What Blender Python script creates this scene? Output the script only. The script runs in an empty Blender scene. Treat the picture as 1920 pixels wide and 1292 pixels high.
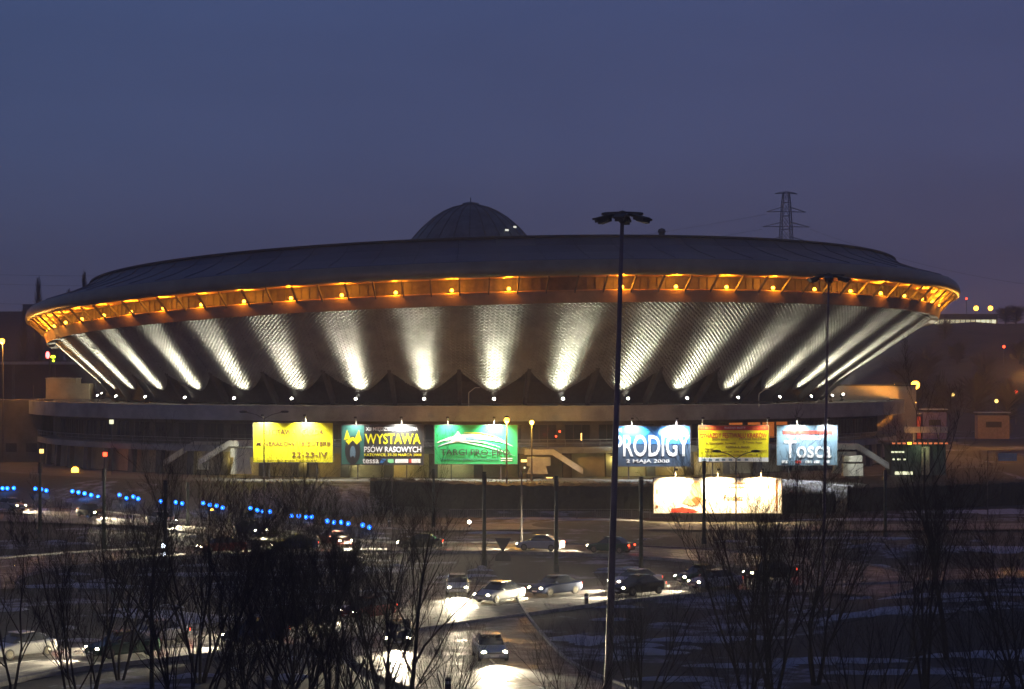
import bpy, math, random
from mathutils import Vector, Matrix
S = bpy.context.scene
R = math.radians
F, HY, HC = 4200.0, 690.0, 14.0        # focal length in photo pixels, horizon row, camera height

# ---------------------------------------------------------------- camera, world, warm fill light
cam = bpy.data.cameras.new('camera'); camo = bpy.data.objects.new('camera', cam)
S.collection.objects.link(camo); S.camera = camo
camo.location = (0, 0, HC); camo.rotation_euler = (R(90), 0, 0)
cam.sensor_width = 36; cam.lens = 36*F/1920; cam.shift_y = (HY-646)/1920
cam.clip_start = 1; cam.clip_end = 12000
S.view_settings.view_transform = 'Standard'; S.view_settings.look = 'None'
S.view_settings.exposure = 0; S.view_settings.gamma = 1
S.render.resolution_x = 1024; S.render.resolution_y = 689

W = bpy.data.worlds.new("World"); S.world = W; W.use_nodes = True
wn = W.node_tree.nodes; wl = W.node_tree.links; wn.clear()
wo = wn.new('ShaderNodeOutputWorld')
sky = wn.new('ShaderNodeTexSky'); sky.sky_type = 'NISHITA'; sky.sun_disc = False
sky.sun_elevation = R(-3); sky.sun_rotation = R(150)
bg1 = wn.new('ShaderNodeBackground'); bg1.inputs[1].default_value = 0.05
wl.new(sky.outputs[0], bg1.inputs[0])
tc = wn.new('ShaderNodeTexCoord'); sx = wn.new('ShaderNodeSeparateXYZ')
wl.new(tc.outputs['Generated'], sx.inputs[0])
rp = wn.new('ShaderNodeValToRGB'); wl.new(sx.outputs['Z'], rp.inputs[0])
def lin(r, g, b):
    f = lambda c: ((c/255+0.055)/1.055)**2.4 if c > 10 else c/255/12.92
    return (f(r), f(g), f(b), 1)
els = rp.color_ramp.elements
els[0].position = 0.0; els[0].color = lin(66, 57, 84)
els[1].position = 1.0; els[1].color = lin(38, 52, 92)
for p, c in ((0.03, (80, 80, 108)), (0.06, (77, 83, 114)), (0.10, (72, 84, 121)), (0.16, (64, 80, 120)), (0.3, (56, 74, 116))):
    e = els.new(p); e.color = lin(*c)
# a little more violet towards the right (east), slow uneven cloud veil
mx = wn.new('ShaderNodeMix'); mx.data_type = 'RGBA'; mx.blend_type = 'MULTIPLY'
mr = wn.new('ShaderNodeMapRange'); mr.inputs[1].default_value = -0.22; mr.inputs[2].default_value = 0.26
wl.new(sx.outputs['X'], mr.inputs[0]); wl.new(mr.outputs[0], mx.inputs[0])
wl.new(rp.outputs[0], mx.inputs[6]); mx.inputs[7].default_value = (1.06, 0.86, 0.88, 1)
nz = wn.new('ShaderNodeTexNoise'); nz.inputs['Scale'].default_value = 5; nz.inputs['Detail'].default_value = 3
mp = wn.new('ShaderNodeMapping'); mp.inputs['Scale'].default_value = (1, 1, 4); wl.new(tc.outputs['Generated'], mp.inputs[0]); wl.new(mp.outputs[0], nz.inputs[0])
mr2 = wn.new('ShaderNodeMapRange'); mr2.inputs[1].default_value = 0.3; mr2.inputs[2].default_value = 0.7
mr2.inputs[3].default_value = 1.02; mr2.inputs[4].default_value = 1.17
wl.new(nz.outputs[0], mr2.inputs[0])
bg2 = wn.new('ShaderNodeBackground'); wl.new(mx.outputs[2], bg2.inputs[0]); wl.new(mr2.outputs[0], bg2.inputs[1])
ad = wn.new('ShaderNodeAddShader'); wl.new(bg1.outputs[0], ad.inputs[0]); wl.new(bg2.outputs[0], ad.inputs[1])
wl.new(ad.outputs[0], wo.inputs[0])
sl = bpy.data.lights.new('glow_fill', 'SUN'); sl.energy = 0.07; sl.angle = R(20); sl.color = (1, .56, .30)  # low warm fill from the camera side, added for afterglow and city glow
so = bpy.data.objects.new('glow_fill', sl); so.rotation_euler = (R(80), 0, R(-25)); S.collection.objects.link(so)

# ---------------------------------------------------------------- helpers
def PX(px, py, Y):                      # a pixel of the photograph at depth Y -> a point in the place
    return Vector(((px-960)/F*Y, Y, HC-(py-HY)/F*Y))
def GP(px, py, z=-3.0):                 # a pixel on the horizontal plane z
    Y = (HC-z)*F/(py-HY); return Vector(((px-960)/F*Y, Y, z))

MAT = {}
def mat(name, col, rough=.7, metal=0, var=.25, scale=2.0, bump=0, emit=None, estr=0, col2=None, spec=.5):
    if name in MAT: return MAT[name]
    m = bpy.data.materials.new(name); m.use_nodes = True; n = m.node_tree.nodes; l = m.node_tree.links
    b = n['Principled BSDF']; b.inputs['Roughness'].default_value = rough; b.inputs['Metallic'].default_value = metal
    b.inputs['Specular IOR Level'].default_value = spec
    t = n.new('ShaderNodeTexCoord'); z = n.new('ShaderNodeTexNoise'); z.inputs['Scale'].default_value = scale
    z.inputs['Detail'].default_value = 6; z.inputs['Roughness'].default_value = .65
    l.new(t.outputs['Object'], z.inputs[0])
    r = n.new('ShaderNodeValToRGB'); l.new(z.outputs[0], r.inputs[0])
    c2 = col2 or tuple(min(1, c*(1+var)) for c in col)
    c1 = col if col2 else tuple(c*(1-var) for c in col)
    r.color_ramp.elements[0].position = .35; r.color_ramp.elements[1].position = .65
    r.color_ramp.elements[0].color = (*c1, 1); r.color_ramp.elements[1].color = (*c2, 1)
    l.new(r.outputs[0], b.inputs['Base Color'])
    if bump:
        bp = n.new('ShaderNodeBump'); bp.inputs['Strength'].default_value = bump; bp.inputs['Distance'].default_value = .05
        l.new(z.outputs[0], bp.inputs['Height']); l.new(bp.outputs[0], b.inputs['Normal'])
    if emit:
        b.inputs['Emission Color'].default_value = (*emit, 1); b.inputs['Emission Strength'].default_value = estr
    MAT[name] = m; return m

class MB:
    def __init__(s): s.v = []; s.f = []; s.m = []; s.sm = False
    def quad(s, a, b, c, d, m=0):
        i = len(s.v); s.v += [tuple(a), tuple(b), tuple(c), tuple(d)]; s.f.append((i, i+1, i+2, i+3)); s.m.append(m)
    def poly(s, pts, m=0):
        i = len(s.v); s.v += [tuple(p) for p in pts]; s.f.append(tuple(range(i, i+len(pts)))); s.m.append(m)
    def box(s, c, d, rz=0, m=0, M=None):
        """box by centre and full size"""
        hx, hy, hz = d[0]/2, d[1]/2, d[2]/2; i = len(s.v)
        T = M or (Matrix.Translation(c) @ Matrix.Rotation(rz, 4, 'Z'))
        for x, y, z in ((-hx,-hy,-hz),(hx,-hy,-hz),(hx,hy,-hz),(-hx,hy,-hz),(-hx,-hy,hz),(hx,-hy,hz),(hx,hy,hz),(-hx,hy,hz)):
            s.v.append(tuple(T @ Vector((x, y, z))))
        for f in ((0,3,2,1),(4,5,6,7),(0,1,5,4),(1,2,6,5),(2,3,7,6),(3,0,4,7)):
            s.f.append(tuple(i+k for k in f)); s.m.append(m)
    def bar(s, a, b, w, h=None, m=0):
        """rectangular bar from a to b"""
        a = Vector(a); b = Vector(b); h = h or w; d = (b-a); L = d.length
        if L < 1e-6: return
        q = d.to_track_quat('Z', 'Y').to_matrix().to_4x4()
        s.box(None, (w, h, L), m=m, M=Matrix.Translation((a+b)/2) @ q)
    def tube(s, pts, rad, n=8, m=0, cap=True):
        rings = []; N = len(pts); pts = [Vector(p) for p in pts]
        if not hasattr(rad, '__len__'): rad = [rad]*N
        for k, p in enumerate(pts):
            d = (pts[min(k+1, N-1)]-pts[max(k-1, 0)]).normalized()
            up = Vector((0, 0, 1)) if abs(d.z) < .95 else Vector((1, 0, 0))
            u = d.cross(up).normalized(); w = d.cross(u).normalized(); ring = []
            for j in range(n):
                a = 2*math.pi*j/n; s.v.append(tuple(p+(u*math.cos(a)+w*math.sin(a))*rad[k])); ring.append(len(s.v)-1)
            rings.append(ring)
        for k in range(N-1):
            A, B = rings[k], rings[k+1]
            for j in range(n): s.f.append((A[j], A[(j+1) % n], B[(j+1) % n], B[j])); s.m.append(m)
        if cap: s.f.append(tuple(reversed(rings[0]))); s.m.append(m); s.f.append(tuple(rings[-1])); s.m.append(m)
    def lathe(s, prof, c=(0, 0, 0), n=24, m=0, M=None):
        """profile [(r,z)] round the z axis"""
        i0 = len(s.v); T = M or Matrix.Translation(c)
        for r, z in prof:
            for j in range(n):
                a = 2*math.pi*j/n; s.v.append(tuple(T @ Vector((r*math.cos(a), r*math.sin(a), z))))
        for k in range(len(prof)-1):
            for j in range(n):
                a = i0+k*n+j; b = i0+k*n+(j+1) % n; s.f.append((a, b, b+n, a+n)); s.m.append(m)
    def ball(s, c, r, n=10, m=0, sc=(1, 1, 1)):
        prof = [(r*math.sin(math.pi*k/n)+1e-4, -r*math.cos(math.pi*k/n)) for k in range(n+1)]
        s.lathe(prof, n=n+2, m=m, M=Matrix.Translation(c) @ Matrix.Diagonal((*sc, 1)))
    def build(s, name, mats, parent=None, smooth=False, loc=None):
        me = bpy.data.meshes.new(name); me.from_pydata(s.v, [], s.f); me.update()
        if not isinstance(mats, (list, tuple)): mats = [mats]
        for q in mats: me.materials.append(q)
        if len(mats) > 1: me.polygons.foreach_set('material_index', s.m)
        if smooth: me.polygons.foreach_set('use_smooth', [True]*len(me.polygons))
        o = bpy.data.objects.new(name, me); S.collection.objects.link(o)
        if parent: o.parent = parent
        if loc: o.location = loc
        return o
def tag(o, label=None, cat=None, group=None, kind=None):
    if label: o['label'] = label
    if cat: o['category'] = cat
    if group: o['group'] = group
    if kind: o['kind'] = kind
    return o
def empty(name, loc=(0, 0, 0), rz=0, label=None, cat=None, group=None):
    o = bpy.data.objects.new(name, None); o.location = loc; o.rotation_euler = (0, 0, rz)
    o.empty_display_size = .3; S.collection.objects.link(o); return tag(o, label, cat, group)
def copy_tree(o, parent=None):
    c = o.copy(); S.collection.objects.link(c); c.parent = parent
    for ch in [x for x in S.objects if x.parent == o]: copy_tree(ch, c)
    return c
def light(kind, name, loc, energy, color, parent=None, radius=.15, aim=None, angle=60, blend=1.0):
    l = bpy.data.lights.new(name, kind); l.energy = energy; l.color = color; l.shadow_soft_size = radius
    o = bpy.data.objects.new(name, l); S.collection.objects.link(o); o.location = loc
    if kind == 'SPOT':
        l.spot_size = R(angle); l.spot_blend = blend
        o.rotation_euler = (Vector(aim)-Vector(loc)).to_track_quat('-Z', 'Y').to_euler()
    if parent: o.parent = parent
    return o
ORD = ['', 'first', 'second', 'third', 'fourth', 'fifth', 'sixth', 'seventh', 'eighth', 'ninth', 'tenth', 'eleventh', 'twelfth',
       'thirteenth', 'fourteenth', 'fifteenth', 'sixteenth', 'seventeenth', 'eighteenth', 'nineteenth', 'twentieth', 'twenty-first', 'twenty-second', 'twenty-third', 'twenty-fourth']
def order(k, n):                          # k from 1
    if k == 1: return 'leftmost'
    if k == n: return 'rightmost'
    return ORD[k]+' from the left' if k <= (n+1)//2 else ORD[n+1-k]+' from the right'

SODIUM = (1, .42, .06); WARM = (1, .86, .58); COOL = (1, .95, .74)
DG = bpy.context.evaluated_depsgraph_get
def text_obj(body, x0, x1, z0, z1, mt, parent, y=-.03, name='lettering', depth=.015, shear=0):
    """flat lettering fitted in a box, in the parent's local xz plane facing -y"""
    cu = bpy.data.curves.new('t', 'FONT'); cu.body = body; cu.size = 1; cu.extrude = depth/2; cu.resolution_u = 3; cu.offset = .012; cu.shear = shear
    o = bpy.data.objects.new('t', cu); S.collection.objects.link(o)
    bpy.context.view_layer.update()
    me = bpy.data.meshes.new_from_object(o.evaluated_get(DG())); S.collection.objects.unlink(o); bpy.data.objects.remove(o)
    xs = [v.co.x for v in me.vertices]; ys = [v.co.y for v in me.vertices]
    a, b, c, d = min(xs), max(xs), min(ys), max(ys)
    for v in me.vertices:
        X = x0+(v.co.x-a)/(b-a)*(x1-x0); Z = z0+(v.co.y-c)/(d-c)*(z1-z0); v.co = (X, y-v.co.z, Z)
    me.materials.clear(); me.materials.append(mt)
    r = bpy.data.objects.new(name, me); S.collection.objects.link(r); r.parent = parent; return r

# ---------------------------------------------------------------- materials
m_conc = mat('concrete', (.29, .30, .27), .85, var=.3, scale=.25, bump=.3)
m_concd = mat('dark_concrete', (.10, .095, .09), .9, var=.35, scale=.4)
m_scale = mat('scale_cladding', (.30, .30, .275), .85, var=.25, scale=.35, spec=.15)
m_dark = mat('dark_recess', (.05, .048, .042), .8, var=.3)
m_roof = mat('roof_metal', (.10, .115, .14), .5, metal=.35, var=.2, scale=.12)
m_lip = mat('rim_metal', (.22, .20, .145), .4, metal=.25, var=.18, scale=.3)
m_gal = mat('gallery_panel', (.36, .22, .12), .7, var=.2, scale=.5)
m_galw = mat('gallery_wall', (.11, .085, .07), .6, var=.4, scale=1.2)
m_steel = mat('painted_steel', (.10, .09, .085), .6, metal=.4, var=.3, scale=1.5)
m_pole = mat('mast_paint', (.17, .13, .15), .55, metal=.3, var=.25, scale=.8)
m_green = mat('green_paint', (.03, .05, .045), .6, metal=.2)
m_glass = mat('dark_glass', (.03, .035, .04), .12, var=.2, spec=.8)
m_asph = mat('asphalt', (.055, .052, .052), .5, var=.3, scale=1.2, bump=.4)
def asph():
    n = m_asph.node_tree.nodes; l = m_asph.node_tree.links; b = n['Principled BSDF']; t = n.new('ShaderNodeTexCoord')
    z = n.new('ShaderNodeTexNoise'); z.inputs['Scale'].default_value = .35; z.inputs['Detail'].default_value = 9; z.inputs['Roughness'].default_value = .75; l.new(t.outputs['Object'], z.inputs[0])
    r = n.new('ShaderNodeValToRGB'); l.new(z.outputs[0], r.inputs[0]); r.color_ramp.elements[0].position = .54; r.color_ramp.elements[1].position = .66
    old = b.inputs['Base Color'].links[0].from_socket; mi = n.new('ShaderNodeMix'); mi.data_type = 'RGBA'; l.new(r.outputs[0], mi.inputs[0]); l.new(old, mi.inputs[6]); mi.inputs[7].default_value = (.13, .125, .125, 1); l.new(mi.outputs[2], b.inputs['Base Color'])
    r2 = n.new('ShaderNodeMapRange'); l.new(z.outputs[0], r2.inputs[0]); r2.inputs[1].default_value = .35; r2.inputs[2].default_value = .6; r2.inputs[3].default_value = .22; r2.inputs[4].default_value = .8; l.new(r2.outputs[0], b.inputs['Roughness'])
asph()
m_paint = mat('road_paint', (.6, .6, .58), .7, var=.25, scale=4)
m_kerb = mat('kerb_stone', (.26, .25, .24), .85, var=.3, scale=1.5)
m_snow = mat('snow', (.36, .37, .41), .8, var=.15, scale=1.0, bump=.3)
m_hedge = mat('hedge_leaf', (.018, .022, .014), .9, var=.5, scale=3)
m_bark = mat('bark', (.035, .028, .024), .95, var=.35, scale=5)
m_twig = mat('twig', (.030, .024, .021), .95, var=.3, scale=3)
m_wall = mat('tan_wall', (.42, .36, .24), .85, var=.2, scale=.5)
m_whitec = mat('pale_concrete', (.58, .56, .46), .8, var=.15, scale=1)
m_black = mat('black_plastic', (.02, .02, .02), .5)
m_orange_e = mat('sodium_bulb', (1, .5, .1), .5, emit=(1, .42, .03), estr=14)
m_white_e = mat('floodlight_lens', (1, 1, 1), .5, emit=(1, .95, .8), estr=25)
m_head_e = mat('headlight_lens', (1, 1, 1), .3, emit=(1, .86, .58), estr=45)
m_tail_e = mat('taillight_lens', (.6, .02, .01), .3, emit=(1, .06, .02), estr=7)
m_amber_e = mat('lit_amber', (1, .7, .3), .5, emit=(1, .62, .16), estr=3)
m_win_e = mat('lit_window', (.9, .9, .7), .5, emit=(.95, .95, .6), estr=1.3)
m_blue_e = mat('blue_bulb', (.1, .4, 1), .5, emit=(.005, .13, 1), estr=6)
m_bluec_e = mat('blue_bulb_core', (.5, .8, 1), .5, emit=(.12, .5, 1), estr=7)
m_red_e = mat('red_bulb', (1, .1, .1), .5, emit=(1, .08, .08), estr=12)
m_lime_e = mat('green_bulb', (.5, 1, .1), .5, emit=(.55, .9, .03), estr=5)

# ---------------------------------------------------------------- ground (one sheet)
CX, CY = -6.9, 350.0
def sst(a, b, x):
    t = max(0, min(1, (x-a)/(b-a))); return t*t*(3-2*t)
def gz(x, y):
    r = math.hypot(x-CX, y-CY)
    h = 1-sst(80, 96, r)
    h = max(h, sst(318, 352, y))
    d = sst(-45, -20, x-y*.0)             # left of the arena the bank is lower and farther back
    mound = 0
    for mx_, my_, rr, hh in ((-16, 232, 9, .5), (9, 240, 12, .45), (34, 205, 10, .8), (33, 148, 22, 1.6), (-30, 150, 14, .8), (60, 200, 16, 1.4)):
        q = math.hypot(x-mx_, y-my_)/rr
        if q < 1: mound += hh*(1-q*q)**2*(.4+.6*(h < .3))
    return -3+3*h+mound
def axis(vals):
    out = []
    for a, b, st in vals:
        x = a
        while x < b-1e-6: out.append(x); x += st
    out.append(vals[-1][1]); return out
gx = axis([(-6000, -1000, 1000), (-1000, -200, 100), (-200, -110, 15), (-110, 110, 2.2), (110, 200, 15), (200, 1000, 100), (1000, 6000, 1000)])
gy = axis([(-600, 60, 110), (60, 120, 6), (120, 370, 2.2), (370, 500, 15), (500, 1000, 100), (1000, 9000, 1000)])
g = MB(); nx = len(gx)
for y in gy:
    for x in gx: g.v.append((x, y, gz(x, y)))
for j in range(len(gy)-1):
    for i in range(nx-1): g.f.append((j*nx+i, j*nx+i+1, (j+1)*nx+i+1, (j+1)*nx+i)); g.m.append(0)
def ground_mat():
    m = bpy.data.materials.new('winter_ground'); m.use_nodes = True; n = m.node_tree.nodes; l = m.node_tree.links
    b = n['Principled BSDF']; b.inputs['Roughness'].default_value = .9
    t = n.new('ShaderNodeTexCoord')
    def noise(sc, det=6):
        z = n.new('ShaderNodeTexNoise'); z.inputs['Scale'].default_value = sc; z.inputs['Detail'].default_value = det
        z.inputs['Roughness'].default_value = .68; l.new(t.outputs['Object'], z.inputs[0]); return z
    z1 = noise(.07, 8); z2 = noise(1.3); z3 = noise(.5)
    r1 = n.new('ShaderNodeValToRGB'); l.new(z2.outputs[0], r1.inputs[0])
    r1.color_ramp.elements[0].color = (.020, .018, .014, 1); r1.color_ramp.elements[1].color = (.06, .055, .04, 1)
    r2 = n.new('ShaderNodeValToRGB'); l.new(z1.outputs[0], r2.inputs[0])
    r2.color_ramp.elements[0].position = .54; r2.color_ramp.elements[1].position = .60
    r3 = n.new('ShaderNodeValToRGB'); l.new(z3.outputs[0], r3.inputs[0])
    r3.color_ramp.elements[0].position = .42; r3.color_ramp.elements[1].position = .56
    mu = n.new('ShaderNodeMath'); mu.operation = 'MULTIPLY'; l.new(r2.outputs[0], mu.inputs[0]); l.new(r3.outputs[0], mu.inputs[1])
    mi = n.new('ShaderNodeMix'); mi.data_type = 'RGBA'; l.new(mu.outputs[0], mi.inputs[0]); l.new(r1.outputs[0], mi.inputs[6])
    mi.inputs[7].default_value = (.28, .29, .34, 1); l.new(mi.outputs[2], b.inputs['Base Color'])
    bp = n.new('ShaderNodeBump'); bp.inputs['Strength'].default_value = .5; bp.inputs['Distance'].default_value = .2
    l.new(z2.outputs[0], bp.inputs['Height']); l.new(bp.outputs[0], b.inputs['Normal']); return m
tag(g.build('ground', ground_mat()), 'dark winter grass with thin patches of snow', 'ground', kind='structure')

def GG(px, py):                          # a pixel on the real terrain
    Y = 120.0
    while Y < 345:
        z = gz((px-960)/F*Y, Y)
        if HY+(HC-z)*F/Y <= py: break
        Y += .25
    return Vector(((px-960)/F*Y, Y, z))
# ---------------------------------------------------------------- roads
def smooth_path(pts, step=1.5):
    P = [Vector(p) for p in pts]; P = [P[0]*2-P[1]]+P+[P[-1]*2-P[-2]]; out = []
    for k in range(1, len(P)-2):
        n = max(2, int((P[k+1]-P[k]).length/step))
        for j in range(n):
            t = j/n; a, b, c, d = P[k-1], P[k], P[k+1], P[k+2]
            out.append(.5*((2*b)+(c-a)*t+(2*a-5*b+4*c-d)*t*t+(3*b-a-3*c+d)*t**3))
    out.append(P[-2]); return out
def offset(path, d):
    out = []
    for k, p in enumerate(path):
        t = path[min(k+1, len(path)-1)]-path[max(k-1, 0)]; t.z = 0; t.normalize()
        out.append(p+Vector((-t.y, t.x, 0))*d)
    return out
ZR = -2.86
def ribbon(mb, path, a, b, z, zf=None):
    A = offset(path, a); B = offset(path, b)
    for k in range(len(path)-1):
        q = [A[k], A[k+1], B[k+1], B[k]]
        mb.quad(*[(p.x, p.y, z) for p in q])
def road(name, pts, w, z, label, kerbs=(1, 1), dash=True):
    path = smooth_path(pts); mb = MB(); ribbon(mb, path, w/2, -w/2, z)
    A = offset(path, w/2); B = offset(path, -w/2)
    o = mb.build(name, m_asph); tag(o, label, 'road', kind='structure')
    if dash:
        d = MB(); acc = 0
        for k in range(0, len(path)-2, 4):
            ribbon(d, path[k:k+3], .07, -.07, z+.004)
        tag(d.build('road_marking', m_paint, o), None)
    for s_, on in zip((1, -1), kerbs):
        if not on: continue
        k_ = MB(); E = offset(path, s_*(w/2+.02)); E2 = offset(path, s_*(w/2+.2))
        for k in range(len(path)-1):
            a, b, c, d_ = E[k], E[k+1], E2[k+1], E2[k]; zt = z+.13
            k_.quad(*[(p.x, p.y, zt) for p in (a, b, c, d_)]); k_.quad((a.x, a.y, z-.2), (b.x, b.y, z-.2), (b.x, b.y, zt), (a.x, a.y, zt))
            k_.quad((d_.x, d_.y, z-.3), (c.x, c.y, z-.3), (c.x, c.y, zt), (d_.x, d_.y, zt))
        k_.build('kerb', m_kerb, o)
    return path
near = [GP(-420, 1345), GP(0, 1252), GP(480, 1200), GP(890, 1146), GP(1140, 1116), GP(1530, 1090), GP(1920, 1078), GP(2400, 1070)]
P_near = road('road', near, 9.5, ZR, 'near road crossing in front of the roundabout', kerbs=(0, 1))
ring_c = Vector((-9, 181, -3))
ring = [ring_c+Vector((36*math.sin(a), 30*math.cos(a)*1.0, 0)) for a in [R(x) for x in range(-112, 125, 12)]]
P_ring = road('road', ring, 10.5, ZR-.004, 'curved road round the far side of the roundabout', kerbs=(1, 1))
left = [GP(-700, 925), GP(0, 955), GP(360, 990), GP(600, 1018), GP(760, 1040)]
P_left = road('road', left, 8, ZR-.008, 'road coming in from the far left to the roundabout', kerbs=(1, 0))
turn = [GP(856, 1100), GP(862, 1140), GP(885, 1190), GP(930, 1250), GP(1030, 1300), GP(1240, 1375)]
P_turn = road('road', turn, 8.5, ZR-.012, 'side road curving from the junction to the lower right', kerbs=(1, 0))
loop = [GP(880, 1160), GP(770, 1190), GP(750, 1225), GP(800, 1262), GP(900, 1295), GP(1100, 1350)]
P_loop = road('road', loop, 6, ZR-.016, 'tight turning lane beside the near road', kerbs=(0, 0), dash=False)
# forecourt paving and its snow
pv = MB(); N = 90
for k in range(N):
    a0, a1 = [R(-100+200*j/N) for j in (k, k+1)]
    for r0, r1 in ((66, 71), (71, 76), (76, 79)):
        pv.quad(*[(CX+r*math.sin(a), CY-r*math.cos(a), .03) for a, r in ((a0, r0), (a0, r1), (a1, r1), (a1, r0))])
tag(pv.build('pavement', m_concd), 'dark paved forecourt round the arena', 'pavement', kind='structure')
# street level pavement in front of the hedge, its snow
sw = MB(); pth = smooth_path([(-80, 262, 0), (-45, 246, 0), (-20, 236, 0), (8, 238, 0), (34, 236, 0), (70, 240, 0)], 3)
ribbon(sw, pth, 4.5, -4.5, -2.80)
tag(sw.build('pavement', mat('plaza_paving', (.16, .14, .13), .75, var=.3, scale=.4)), 'wide orange lit pavement between hedge and roundabout', 'pavement', kind='structure')
random.seed(5)
def snow_patch(px, py, w, d, z=None):
    c = GP(px, py); zz = gz(c.x, c.y) if z is None else z
    mb = MB(); n = 64; pts = []; jr = [random.uniform(-.22, .22) for _ in range(64)]; ph = [random.uniform(0, 6) for _ in range(4)]
    for rr, hh in ((1, -.05), (.8, .10), (.4, .18)):
        for j in range(n):
            a = 2*math.pi*j/n; q = 1+.22*math.sin(3*a+ph[0])+.13*math.sin(5*a+ph[1])+.1*math.sin(9*a+ph[2])+jr[j]
            x, y = c.x+w*rr*q*math.cos(a), c.y+d*rr*q*math.sin(a)
            mb.v.append((x, y, (gz(x, y) if z is None else z)+hh))
    mb.v.append((c.x, c.y, zz+.2))
    for k in range(2):
        for j in range(n): mb.f.append((k*n+j, k*n+(j+1) % n, (k+1)*n+(j+1) % n, (k+1)*n+j)); mb.m.append(0)
    for j in range(n): mb.f.append((2*n+j, 2*n+(j+1) % n, 3*n)); mb.m.append(0)
    return mb
allsnow = MB()
for a in tuple((random.uniform(-40, 1960), random.uniform(1000, 1285), random.uniform(.3, 1.5), random.uniform(.15, .5)) for _ in range(170))+((400, 1078, 6, 1.0), (360, 1165, 5, 2.2), (290, 1172, 3, 1), (560, 1110, 4, .8), (70, 1045, 6, 2.5), (30, 1075, 4, 1), (1000, 973, 5, 1.0), (1130, 978, 5, .8), (930, 1000, 3.2, .9),
          (1690, 945, 7, 1.0), (1640, 975, 8, 1.2), (1600, 1010, 7, .7), (1850, 960, 8, 4), (1850, 1030, 7, 4), (1560, 1240, 4, 1.2), (1330, 1200, 4, 1.0), (1400, 1250, 3, .8), (1800, 1150, 5, 2.5),
          (1210, 1225, 2.4, .9), (1660, 1180, 4, 1.6), (1700, 1262, 3, .7), (500, 1080, 2, .6), (150, 1100, 5, 1.5), (620, 1140, 4, .8), (1110, 1200, 2.5, 2.2), (1270, 1275, 2.5, .7), (1880, 1235, 4, 1.2)):
    cc = GP(a[0], a[1])
    if min(min((Vector((q.x, q.y))-Vector((cc.x, cc.y))).length for q in P) for P in (P_near, P_ring, P_left, P_turn, P_loop)) < 5.2+.6*a[2]: continue
    mb = snow_patch(*a); i = len(allsnow.v); allsnow.v += mb.v; allsnow.f += [tuple(i+k for k in f) for f in mb.f]; allsnow.m += mb.m
tag(allsnow.build('snow_cover', m_snow, smooth=True), 'thin snow lying in patches on the grass', 'snow', kind='stuff')

# ---------------------------------------------------------------- arena
AR = empty('arena', (CX, CY, 0), label='huge saucer shaped arena with scaled flank and glowing orange rim', cat='arena')
TX = 4.0                                   # the tilted upper ring sits a little to the right
AXs, BYs, ZC = .029, .046, 19.0
def up(th, r, dz):                         # point of the tilted upper body, local to the arena empty
    q = r+TX*math.sin(th); x, y = q*math.sin(th), -q*math.cos(th)
    return Vector((x, y, ZC+AXs*(x-TX)-BYs*y+dz))
def lo(th, r, z): return Vector((r*math.sin(th), -r*math.cos(th), z))
def sweep(name, prof, m, a0=-180, a1=180, n=360, fn=up, smooth=False, thick=None):
    mb = MB(); K = len(prof); full = (a1-a0) >= 359.9
    cols = n if full else n+1
    for j in range(cols):
        th = R(a0+(a1-a0)*j/n)
        for r, z in prof: mb.v.append(tuple(fn(th, r, z)))
    for j in range(n):
        j2 = (j+1) % cols
        for k in range(K-1): mb.f.append((j*K+k, j2*K+k, j2*K+k+1, j*K+k+1)); mb.m.append(0)
    return mb.build(name, m, AR, smooth=smooth)
# scaled flank: lobes over every floodlight, overlapping staggered scales as real relief
SB, RB, ZB, RT = 9.0, 55.3, 10.9, 67.0
LOB0 = -4.5
def cone_pt(th, s, out):
    b = lo(th, RB, ZB); t = up(th, RT, 0); p = b.lerp(t, s); d = (t-b).normalized()
    rad = Vector((math.sin(th), -math.cos(th), 0)); nrm = (rad-d*rad.dot(d)).normalized()
    if nrm.z > 0: nrm.z = -nrm.z
    return p+nrm*out
NI = 64; random.seed(2)
def flank_lobe(q):
    fl = MB(); thm = R(q*SB+4.5); ln = (up(thm, RT, 0)-lo(thm, RB, ZB)).length
    rows = round(ln/.56); NJ = rows*4; K = NJ+1; SAW = (0, .07, .14, .20); A = min(1, .7+.3*ln/16)
    sm = [.26*abs((i/NI-.5)*2)**1.55 for i in range(NI+1)]
    for i in range(NI+1):
        th = R(q*SB-SB/2+i*SB/NI+4.5); b = lo(th, RB, ZB); t = up(th, RT, 0); d = (t-b).normalized()
        rad = Vector((math.sin(th), -math.cos(th), 0)); nrm = (rad-d*rad.dot(d)).normalized()
        if nrm.z > 0: nrm.z = -nrm.z
        par_ = 2 if i % 4 < 2 else 0; jit = random.uniform(-.015, .015)
        for j in range(NJ+1):
            s = j/NJ; out = SAW[(j+par_) % 4]*A+jit
            if s <= sm[i]: s, out = sm[i], 0
            fl.v.append(tuple(b.lerp(t, s)+nrm*out))
    for i in range(NI):
        lim = min(sm[i], sm[i+1])
        for j in range(NJ):
            if (j+1)/NJ <= lim: continue
            f = (i*K+j, (i+1)*K+j, (i+1)*K+j+1, i*K+j+1)
            fl.f.append(f if i % 4 < 2 else f[1:]+f[:1]); fl.m.append(0)
    fl.build('flank_lobe', m_scale, AR)
for q in range(-12, 13): flank_lobe(q)
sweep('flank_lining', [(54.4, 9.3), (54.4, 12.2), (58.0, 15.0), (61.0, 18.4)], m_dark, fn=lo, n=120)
# ribs that carry the flank between the lobes
for k in range(-10, 10):
    th = R(k*SB+SB*0)
    mb = MB(); a = lo(th, 54.4, 9.3); b = cone_pt(th, .27, -.25)
    mb.bar(a, b, .5, .9); mb.build('buttress', m_concd, AR)
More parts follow.
